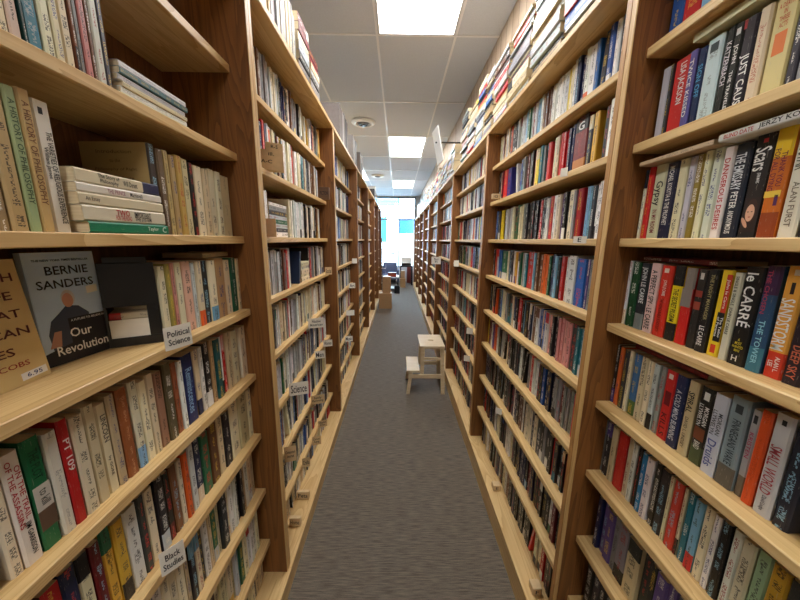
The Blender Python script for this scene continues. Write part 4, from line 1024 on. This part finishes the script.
def bar(name, p, q, w2, d2, mat=STOOLW):
    p = Vector(p); q = Vector(q); mb = MB(); n = len(mb.v)
    vs = []
    for P_ in (p, q):
        for a, b_ in ((-1, -1), (1, -1), (1, 1), (-1, 1)): vs.append((P_.x + a * w2, P_.y + b_ * d2, P_.z))
    mb.v = vs; mb.f = [(0, 3, 2, 1), (4, 5, 6, 7)] + [(i, (i + 1) % 4, 4 + (i + 1) % 4, 4 + i) for i in range(4)]; mb.mi = [0] * 6
    return mb.build(name, mat, e)
for sy in (-1, 1):
    bar('leg', (.125, sy * .20, 0), (.105, sy * .18, SH - .022), .02, .012)
    bar('leg', (-.245, sy * .20, 0), (-.215, sy * .185, .228), .018, .012)
    bar('leg', (-.10, sy * .185, .19), (-.095, sy * .18, SH - .022), .018, .012)
    c = MB(); c.box(-.24, .11, sy * .197 - .009, sy * .197 + .009, .165, .205, 0, .002); c.build('rail', STOOLW, e)
    c = MB(); c.box(-.08, .10, sy * .181 - .008, sy * .181 + .008, .35, .375, 0, .002); c.build('rail', STOOLW, e)
c = MB(); c.box(-.26, -.125, -.215, .215, .229, .249, 0, .002); c.build('step', STOOLW, e)
c = MB(); c.box(.095, .115, -.165, .165, .30, .335, 0, .002); c.build('stretcher', STOOLW, e)

# ------------------------------------------------------------------ far end of the aisle
cbox('cardboard_box', -.44, -.14, 7.05, 7.4, 0.0, .36, 'large brown cardboard box on the floor at the left, far down the aisle')
cbox('cardboard_box', -.36, -.17, 7.12, 7.38, .366, .74, 'tan carton standing on the cardboard box far down the aisle')
e = empty('book_cart', (-.17, 9.7, 0)); tag(e, 'white-topped cart with black bin on its lower tray, far down the aisle', 'cart')
c = MB(); c.box(-.2, .2, -.3, .3, .44, .47, 0, .004); c.build('table_top', WHITEM, e)
for sx_ in (-1, 1):
    for sy in (-1, 1):
        c = MB(); c.tube((sx_ * .18, sy * .27, .04), (sx_ * .18, sy * .27, .44), .012); c.build('leg', BLACKM, e)
c = MB(); c.box(-.19, .19, -.28, .28, .1, .115); c.build('lower_tray', WHITEM, e)
def obox(name, x0, x1, y0, y1, z0_, z1_, label, mat, cat): 
    e = empty(name, ((x0 + x1) / 2, (y0 + y1) / 2, z0_)); hx, hy, hz = (x1 - x0) / 2, (y1 - y0) / 2, z1_ - z0_
    c = MB(); t = .006
    c.box(-hx, hx, -hy, hy, 0, t); c.box(-hx, -hx + t, -hy, hy, t, hz); c.box(hx - t, hx, -hy, hy, t, hz); c.box(-hx + t, hx - t, -hy, -hy + t, t, hz); c.box(-hx + t, hx - t, hy - t, hy, t, hz)
    c.build('body', mat, e); c = MB(); c.box(-hx - .006, hx + .006, -hy - .006, -hy, hz - .02, hz); c.box(-hx - .006, hx + .006, hy, hy + .006, hz - .02, hz); c.box(-hx - .006, -hx, -hy, hy, hz - .02, hz); c.box(hx, hx + .006, -hy, hy, hz - .02, hz); c.build('rim', mat, e)
    tag(e, label, cat); return e
obox('black_bin', -.10, .06, 9.15, 9.38, 0, .2, 'black plastic bin on the floor in front of the cart', DARKP, 'bin')
for i in range(5):
    b = dict(BOOKS[0]); col = ['maroon', 'red', 'brown', 'red', 'maroon'][i]
    b.update(side=1, sx=-.3 + .0, y0=9.5, t=.026, z0=.4705 + i * .0268, h=.26, d=.17, flat=True, col=col, c=PAL[col], bot=None, top=None, title=None, patches=None, portrait=None, marks=.5, lean=0, tilt=.0, kind='hardcover_book')
    o = build_book(b); o.location = (-.17, 9.42, .4705 + i * .0268 + .013); o.rotation_euler = (0, math.radians(-90), 0)
    o.rotation_euler = Matrix.Rotation(math.radians(-90), 3, 'Y').to_euler(); o.location.x = -.05
    tag(o, '%s book in the pile on the white-topped cart, %s' % (col, ['lowest', 'second up', 'middle', 'second from top', 'topmost'][i]), 'book', 'books piled on the far cart')
# easy chair, printer stand, floor crates, spinner rack near the window
DB = plain('dark_blue_fabric', (104, 116, 150), .9)
e = empty('easy_chair', (-.29, 11.0, 0)); tag(e, 'low blue-grey easy chair facing the aisle below the window', 'chair')
c = MB(); c.box(-.26, .26, -.28, .22, .22, .40, 0, .03); c.build('seat', DB, e)
c = MB(); c.box(-.26, .26, .225, .34, .22, .80, 0, .04); c.build('backrest', DB, e)
for sx_ in (-1, 1):
    c = MB(); c.box(sx_ * .265, sx_ * .34, -.28, .34, .12, .56, 0, .03); c.build('armrest', DB, e)
    for sy in (-.22, .26): c = MB(); c.tube((sx_ * .28, sy, 0), (sx_ * .28, sy, .12), .02); c.build('leg', DARKP, e)
c = MB(); c.box(-.22, .22, -.24, .2, .12, .22); c.build('seat_frame', DARKP, e)
e = empty('side_table', (.30, 11.1, 0)); tag(e, 'small dark side table below the window carrying a white machine', 'table')
c = MB(); c.box(-.22, .22, -.22, .22, .66, .7, 0, .004); c.build('table_top', DARKP, e)
for sx_ in (-1, 1):
    for sy in (-1, 1): c = MB(); c.box(sx_ * .2 - .02, sx_ * .2 + .02, sy * .2 - .02, sy * .2 + .02, 0, .66); c.build('leg', DARKP, e)
e = empty('printer', (.30, 11.1, .7005)); tag(e, 'white desktop machine with dark slot on the side table by the window', 'printer')
c = MB(); c.box(-.19, .19, -.18, .18, .09, .30, 0, .02); c.build('body', WHITEM, e); c = MB(); c.box(-.18, .18, -.17, .17, 0, .089, 0, .004); c.build('base', DARKP, e)
c = MB(); c.box(-.12, .12, -.25, -.181, .10, .11); c.build('paper_tray', WHITEM, e)
cbox('cardboard_box', .08, .26, 10.35, 10.6, 0, .30, 'tan carton on the floor in front of the side table')
cbox('cardboard_box', .10, .24, 10.4, 10.58, .306, .56, 'upper tan carton in front of the side table')
for i, (x0, c_) in enumerate([(.45, (150, 60, 50)), (.62, (120, 70, 90))]):
    obox('storage_crate', x0 - .10, x0 + .05, 11.52, 11.82, 0, .62 - .1 * i, ['red', 'plum'][i] + ' storage crate on the floor by the window, right side', plain('crate%d' % i, c_), 'crate')
e = empty('monitor', (-.22, 11.62, 0)); e.name = 'table_fan'
tag(e, 'pale grey standing fan behind the easy chair before the window', 'fan')
c = MB(); c.lathe([(.0, .0), (.16, .0), (.16, .02), (.03, .04)], 0, 0); c.build('base', GREYM, e, True)
c = MB(); c.tube((0, 0, .04), (0, 0, .95), .014); c.build('pole', GREYM, e)
c = MB(); M_ = Matrix.Rotation(math.radians(90), 4, 'X')
n0 = MB(); n0.lathe([(.15, -.03), (.155, 0), (.15, .03), (.14, .03), (.14, -.03), (.15, -.03)], 0, 0, 28); n0.v = [tuple(M_ @ Vector(v) + Vector((0, 0, 1.1))) for v in n0.v]; n0.build('guard_ring', GREYM, e)
c = MB(); 
for k in range(4):
    a = k * math.pi / 2; c.box(.02, .135, -.004, .004, -.035, .035, 0, .002, Matrix.Translation((0, 0, 1.1)) @ Matrix.Rotation(a, 4, 'Y') @ Matrix.Rotation(.4, 4, 'X'))
    
c.tube((0, -.03, 1.1), (0, .05, 1.1), .025); c.build('fan_blades', WHITEM, e)
e = empty('spinner_rack', (-.50, 9.38, 0)); tag(e, 'tall dark-poled wire spinner rack at the end of the left row', 'rack')
c = MB(); c.tube((0, 0, 0.02), (0, 0, 1.65), .018); c.build('pole', DARKP, e); c = MB(); c.lathe([(0, 0), (.15, 0), (.15, .02), (0, .03)], 0, 0); c.build('base', DARKP, e)
for i in range(6):
    z = .3 + i * .22; c = MB()
    for k in range(12):
        a, a2 = 2 * math.pi * k / 12, 2 * math.pi * (k + 1) / 12
        c.tube((.13 * math.cos(a), .13 * math.sin(a), z), (.13 * math.cos(a2), .13 * math.sin(a2), z), .004, 6)
        if k % 3 == 0: c.tube((0, 0, z), (.13 * math.cos(a), .13 * math.sin(a), z), .004, 6); c.tube((.13 * math.cos(a), .13 * math.sin(a), z), (.13 * math.cos(a), .13 * math.sin(a), z + .12), .004, 6)
    c.build('wire_tier', WHITEM, e)
# a white wall rack ending the right row
e = empty('magazine_rack', (.68, 11.12, 0)); tag(e, 'white magazine rack with slim papers at the far end of the right row', 'rack')
c = MB(); c.box(-.13, .11, -.30, -.28, 0, 1.95); c.build('side_panel', WHITEM, e); c = MB(); c.box(-.13, .11, .28, .30, 0, 1.95); c.build('side_panel', WHITEM, e)
c = MB(); c.box(.09, .11, -.28, .28, 0, 1.95); c.build('back_panel', WHITEM, e)
for i in range(6):
    z = .12 + i * .3; c = MB(); c.box(-.12, .089, -.279, .279, z, z + .015); c.build('shelf', WHITEM, e)
for i in range(6):
    for j in range(5):
        col = ['red', 'blue', 'purple', 'white', 'pink'][(i + j) % 5]; b = dict(BOOKS[0])
        b.update(side=1, sx=.60, y0=10.90 + j * .09, t=.05, z0=.1355 + i * .3, h=.22, d=.15, flat=False, col=col, c=PAL[col], bot=None, top=None, title=None, patches=None, portrait=None, marks=.6, lean=0, tilt=0, kind='magazine_file')
        o = build_book(b); tag(o, '%s magazine file, %s from the left, %s tier of the white end rack' % (col, nth(5 - j), ['lowest', 'second', 'third', 'fourth', 'fifth', 'top'][i]), 'file', 'files in the white end rack')

# ------------------------------------------------------------------ room
CEIL = CAMZ + 1.62; YW = 12.0; YB = -3.2; XL = -3.4; XR = .80
def carpet():
    m, nt, b, out = newmat('carpet'); tc = nd(nt, 'ShaderNodeTexCoord')
    mp = nd(nt, 'ShaderNodeMapping'); mp.inputs['Scale'].default_value = (14, 170, 1); nt.links.new(tc.outputs['Object'], mp.inputs[0])
    n = nd(nt, 'ShaderNodeTexNoise'); n.inputs['Scale'].default_value = 1; n.inputs['Detail'].default_value = 4; nt.links.new(mp.outputs[0], n.inputs['Vector'])
    n2 = nd(nt, 'ShaderNodeTexNoise'); n2.inputs['Scale'].default_value = 260; nt.links.new(tc.outputs['Object'], n2.inputs['Vector'])
    f = mathn(nt, 'ADD', mathn(nt, 'MULTIPLY', n.outputs[0], .75), mathn(nt, 'MULTIPLY', n2.outputs[0], .35))
    rp = nd(nt, 'ShaderNodeValToRGB'); rp.color_ramp.elements[0].position = .34; rp.color_ramp.elements[0].color = lin((64, 56, 47)) + (1,)
    rp.color_ramp.elements[1].position = .74; rp.color_ramp.elements[1].color = lin((126, 114, 99)) + (1,)
    nt.links.new(f, rp.inputs[0]); nt.links.new(rp.outputs[0], b.inputs['Base Color']); b.inputs['Roughness'].default_value = .8
    b.inputs['Sheen Weight'].default_value = .1
    bp = nd(nt, 'ShaderNodeBump'); bp.inputs['Strength'].default_value = .4; bp.inputs['Distance'].default_value = .004; nt.links.new(f, bp.inputs['Height']); nt.links.new(bp.outputs[0], b.inputs['Normal'])
    return m
def ceil_mat():
    m, nt, b, out = newmat('ceiling_tile'); tc = nd(nt, 'ShaderNodeTexCoord')
    n = nd(nt, 'ShaderNodeTexNoise'); n.inputs['Scale'].default_value = 90; n.inputs['Detail'].default_value = 3; nt.links.new(tc.outputs['Object'], n.inputs['Vector'])
    n2 = nd(nt, 'ShaderNodeTexNoise'); n2.inputs['Scale'].default_value = .8; nt.links.new(tc.outputs['Object'], n2.inputs['Vector'])
    c = mixc(nt, n.outputs[0], lin((198, 204, 214)), lin((218, 224, 234))); c = mixc(nt, mathn(nt, 'MULTIPLY', n2.outputs[0], .3), c, lin((194, 197, 204)))
    nt.links.new(c, b.inputs['Base Color']); b.inputs['Roughness'].default_value = .9; return m
def struct(name, mb, mat): o = mb.build(name, mat); o['kind'] = 'structure'; return o
q = MB(); q.box(XL, XR, YB, YW, -.1, 0); struct('floor', q, carpet())
def panel_wall():
    m, nt, b, out = newmat('wall_panelling'); tc = nd(nt, 'ShaderNodeTexCoord'); sp = nd(nt, 'ShaderNodeSeparateXYZ'); nt.links.new(tc.outputs['Object'], sp.inputs[0])
    y = mathn(nt, 'MULTIPLY', sp.outputs[1], 8.0); fr = mathn(nt, 'FRACT', y); gv = mathn(nt, 'LESS_THAN', fr, .06)
    cell = mathn(nt, 'FLOOR', y); wn = nd(nt, 'ShaderNodeTexWhiteNoise', noise_dimensions='1D'); nt.links.new(cell, wn.inputs['W'])
    mp = nd(nt, 'ShaderNodeMapping'); mp.inputs['Scale'].default_value = (1, 40, 1.5); nt.links.new(tc.outputs['Object'], mp.inputs[0]); n = nd(nt, 'ShaderNodeTexNoise'); n.inputs['Scale'].default_value = 1; n.inputs['Detail'].default_value = 3; nt.links.new(mp.outputs[0], n.inputs['Vector'])
    c = mixc(nt, mathn(nt, 'ADD', mathn(nt, 'MULTIPLY', wn.outputs[0], .5), mathn(nt, 'MULTIPLY', n.outputs[0], .5)), lin((196, 176, 152)), lin((156, 132, 108)))
    c = mixc(nt, gv, c, lin((110, 90, 72))); nt.links.new(c, b.inputs['Base Color']); b.inputs['Roughness'].default_value = .55; return m
WP = panel_wall(); WW = plain('painted_wall', (206, 204, 200), .85, 0, .03, 5)
q = MB(); q.box(XR, XR + .1, YB, YW, 0, CEIL); struct('wall_right', q, WP)
q = MB(); q.box(XL - .1, XL, YB, YW, 0, CEIL); struct('wall_left', q, WW)
q = MB(); q.box(XL, XR, YB - .1, YB, 0, CEIL); struct('wall_back', q, WW)
# end wall with the shop window
WX0, WX1, WZ0, WZ1 = -1.9, .66, .55, CEIL - .03
q = MB(); q.box(XL, XR, YW, YW + .12, 0, WZ0); q.box(XL, XR, YW, YW + .12, WZ1, CEIL); q.box(XL, WX0, YW, YW + .12, WZ0, WZ1); q.box(WX1, XR, YW, YW + .12, WZ0, WZ1); struct('wall_front', q, WW)
e = empty('window_1', ((WX0 + WX1) / 2, YW + .05, WZ0)); e['kind'] = 'structure'
GB0 = plain('pale_bar', (190, 206, 216), .5)
ALU = plain('grey_aluminium', (120, 124, 134), .4, .3)
cx = (WX0 + WX1) / 2; hw = (WX1 - WX0) / 2; hz = WZ1 - WZ0; mz = CAMZ + .76 - WZ0
for (a, b_) in ((-hw, -hw + .05), (hw - .05, hw)):
    c = MB(); c.box(a, b_, -.03, .03, .001, hz - .001); c.build('window_frame', ALU, e)
for (a, b_) in ((.001, .05), (hz - .05, hz - .001), (mz - .025, mz + .025)):
    c = MB(); c.box(-hw + .05, hw - .05, -.03, .03, a, b_); c.build('window_rail', ALU, e)
for xm in (.02 - cx, -.95 - cx):
    c = MB(); c.box(xm - .025, xm + .025, -.028, .032, .05, hz - .05); c.build('mullion', ALU, e)
def glass():
    m, nt, b, out = newmat('window_glass'); nt.nodes.remove(b)
    tr = nd(nt, 'ShaderNodeBsdfTransparent'); gl = nd(nt, 'ShaderNodeBsdfGlossy'); gl.inputs['Roughness'].default_value = .02; tr.inputs[0].default_value = (.93, .97, .98, 1)
    fr = nd(nt, 'ShaderNodeFresnel'); fr.inputs[0].default_value = 1.45; mx = nd(nt, 'ShaderNodeMixShader'); nt.links.new(fr.outputs[0], mx.inputs[0]); nt.links.new(tr.outputs[0], mx.inputs[1]); nt.links.new(gl.outputs[0], mx.inputs[2]); nt.links.new(mx.outputs[0], out.inputs[0]); return m
c = MB(); c.box(-hw + .05, hw - .05, -.003, .003, .05, hz - .05); c.build('pane', glass(), e)
for i in range(5):
    zb_ = mz + .12 + i * .13
    if zb_ < hz - .08: c = MB(); c.box(.05 - cx, hw - .05, .006, .014, zb_, zb_ + .012); c.build('glazing_bar', GB0, e)
# ceiling: slab, grid bars, panels
q = MB(); q.box(XL, XR, YB, YW, CEIL, CEIL + .1); struct('ceiling', q, ceil_mat())
GB = plain('white_grid_metal', (236, 236, 238), .4, 0, .02)
X0, TW, Y0, TL = -.185, .635, 1.60, 1.22
n = 0
k = -6
xs = []
while X0 + TW * k < XR:
    x = X0 + TW * k
    if x > XL: xs.append(x)
    k += 1
for x in xs:
    n += 1; q = MB(); q.box(x - .009, x + .009, YB, YW, CEIL - .006, CEIL - .0002); struct('trim_%d' % n, q, GB)
k = -4
while Y0 + TL * k < YW:
    y = Y0 + TL * k; k += 1
    if y < YB: continue
    n += 1; q = MB(); xa = [XL] + [x + .009 for x in xs]; xb2 = [x - .009 for x in xs] + [XR]
    for a, b_ in zip(xa, xb2): q.box(a, b_, y - .009, y + .009, CEIL - .006, CEIL - .0002)
    struct('trim_%d' % n, q, GB)
def emis(name, col, st):
    m, nt, b, out = newmat(name); nt.nodes.remove(b); em = nd(nt, 'ShaderNodeEmission'); em.inputs[0].default_value = col + (1,); em.inputs[1].default_value = st
    tc = nd(nt, 'ShaderNodeTexCoord'); nn = nd(nt, 'ShaderNodeTexNoise'); nn.inputs['Scale'].default_value = 6; nt.links.new(tc.outputs['Object'], nn.inputs['Vector'])
    nt.links.new(mathn(nt, 'ADD', mathn(nt, 'MULTIPLY', nn.outputs[0], st * .1), st * .95), em.inputs[1])
    nt.links.new(em.outputs[0], out.inputs[0]); return m
LIGHT = emis('light_diffuser', (1.0, .985, .96), 9.0)
pl = [(0, -3, 'behind the camera'), (0, 0, 'nearest panel at the picture top'), (0, 3, 'middle panel over the aisle'), (0, 6, 'far panel over the aisle near the window'),
      (-2, -1, 'over the neighbouring aisle, nearer one'), (-2, 2, 'over the neighbouring aisle behind the left row'), (-2, 5, 'over the neighbouring aisle, farther one')]
for (ci, ri, lb) in pl:
    x = X0 + TW * ci + TW / 2; y = Y0 + TL * ri + TL / 2
    e = empty('ceiling_light', (x, y, CEIL - .008)); tag(e, 'bright rectangular ceiling light, ' + lb, 'ceiling light', 'ceiling light panels')
    c = MB(); a, b_ = TW / 2 - .014, TL / 2 - .014; f_ = .012
    c.box(-a, a, -b_, -b_ + f_, 0, .0075); c.box(-a, a, b_ - f_, b_, 0, .0075); c.box(-a, -a + f_, -b_ + f_, b_ - f_, 0, .0075); c.box(a - f_, a, -b_ + f_, b_ - f_, 0, .0075); c.build('frame', GB, e)
    c = MB(); c.box(-a + f_, a - f_, -b_ + f_, b_ - f_, .002, .007); c.build('diffuser', LIGHT, e)
for (x, y, lb) in [(-.505, 4.68, 'nearer white round ceiling vent left of the middle light panel'), (-.54, 8.3, 'farther white round ceiling vent near the window end')]:
    e = empty('ceiling_vent', (x, y, CEIL)); tag(e, lb, 'vent')
    c = MB(); c.lathe([(.17, -.0005), (.17, -.01), (.13, -.035), (.10, -.03), (.10, -.0005)], 0, 0, 32); c.build('outer_ring', WHITEM, e, True)
    c = MB(); c.lathe([(.098, -.002), (.0, -.002)], 0, 0, 32); c.build('dark_throat', DARKP, e)
    c = MB(); c.lathe([(.085, -.008), (.06, -.045), (.052, -.045), (.07, -.008)], 0, 0, 28); c.build('inner_cone', GREYM, e, True)
    c = MB(); c.lathe([(.0, -.03), (.035, -.045), (.03, -.05), (.0, -.05)], 0, 0, 20); c.build('centre_cone', DARKP, e, True)
# outside
q = MB(); q.box(-30, 30, YW + .13, 60, -.2, -.05); o = q.build('pavement', plain('pale_pavement', (200, 200, 198), .9)); o['kind'] = 'structure'
e = empty('sky_tint', (-.6, YW + 1.2, 3.12)); tag(e, 'bright turquoise sheet added outside the upper left window as bluish sky', 'sky_tint')  # added sheet that gives the upper left pane its bluish sky tint
TQ = plain('turquoise_canvas', (96, 196, 226), .8)
c = MB(); c.box(-.75, .55, -.3, .3, .1, .13, 0, 0, Matrix.Rotation(.3, 4, 'X')); c.build('sky_tint_sheet', TQ, e); c = MB(); c.box(-.75, .64, -.31, -.30, -.16, .26); c.build('sky_tint_front', TQ, e)
for sx_ in (-.74, .54): c = MB(); c.tube((sx_, .29, -3.16), (sx_, .29, .14), .02); c.build('post', GREYM, e)
e = empty('window_banner', (.33, YW + .5, 1.84)); tag(e, 'blue banner hanging outside the right half of the window', 'banner')
c = MB(); c.box(-.30, .32, -.004, .004, 0, .60); c.build('cloth', plain('blue_banner', (62, 140, 204), .7), e); c = MB(); c.tube((-.3, 0, .57), (.3, 0, .57), .012); c.build('rod', GREYM, e)
for sx_ in (-.28, .28): c = MB(); c.tube((sx_, 0, -1.88), (sx_, 0, .57), .01); c.build('pole', GREYM, e)
e = empty('window_banner', (-.64, YW + .5, 1.5)); tag(e, 'turquoise banner standing outside the left edge of the window', 'banner')
c = MB(); c.box(-.13, .17, -.004, .004, 0, 1.0); c.build('cloth', TQ, e)
for sx_ in (-.14, .18): c = MB(); c.tube((sx_, 0, -1.54), (sx_, 0, 1.02), .01); c.build('pole', GREYM, e)

# ------------------------------------------------------------------ world and view
w = bpy.data.worlds.new('world'); bpy.context.scene.world = w; w.use_nodes = True
nt = w.node_tree; nt.nodes.clear(); bg = nt.nodes.new('ShaderNodeBackground'); wo = nt.nodes.new('ShaderNodeOutputWorld'); nt.links.new(bg.outputs[0], wo.inputs[0])
bg.inputs[0].default_value = (.62, .82, 1.0, 1); bg.inputs[1].default_value = 13.0
vs = bpy.context.scene.view_settings; vs.view_transform = 'Standard'; vs.look = 'None'; vs.gamma = 1; vs.exposure = 1.06; vs.use_curve_mapping = False
print('BOOKS', len(BOOKS), 'individual', len(chosen), 'min area', min(b['area'] for b in chosen))
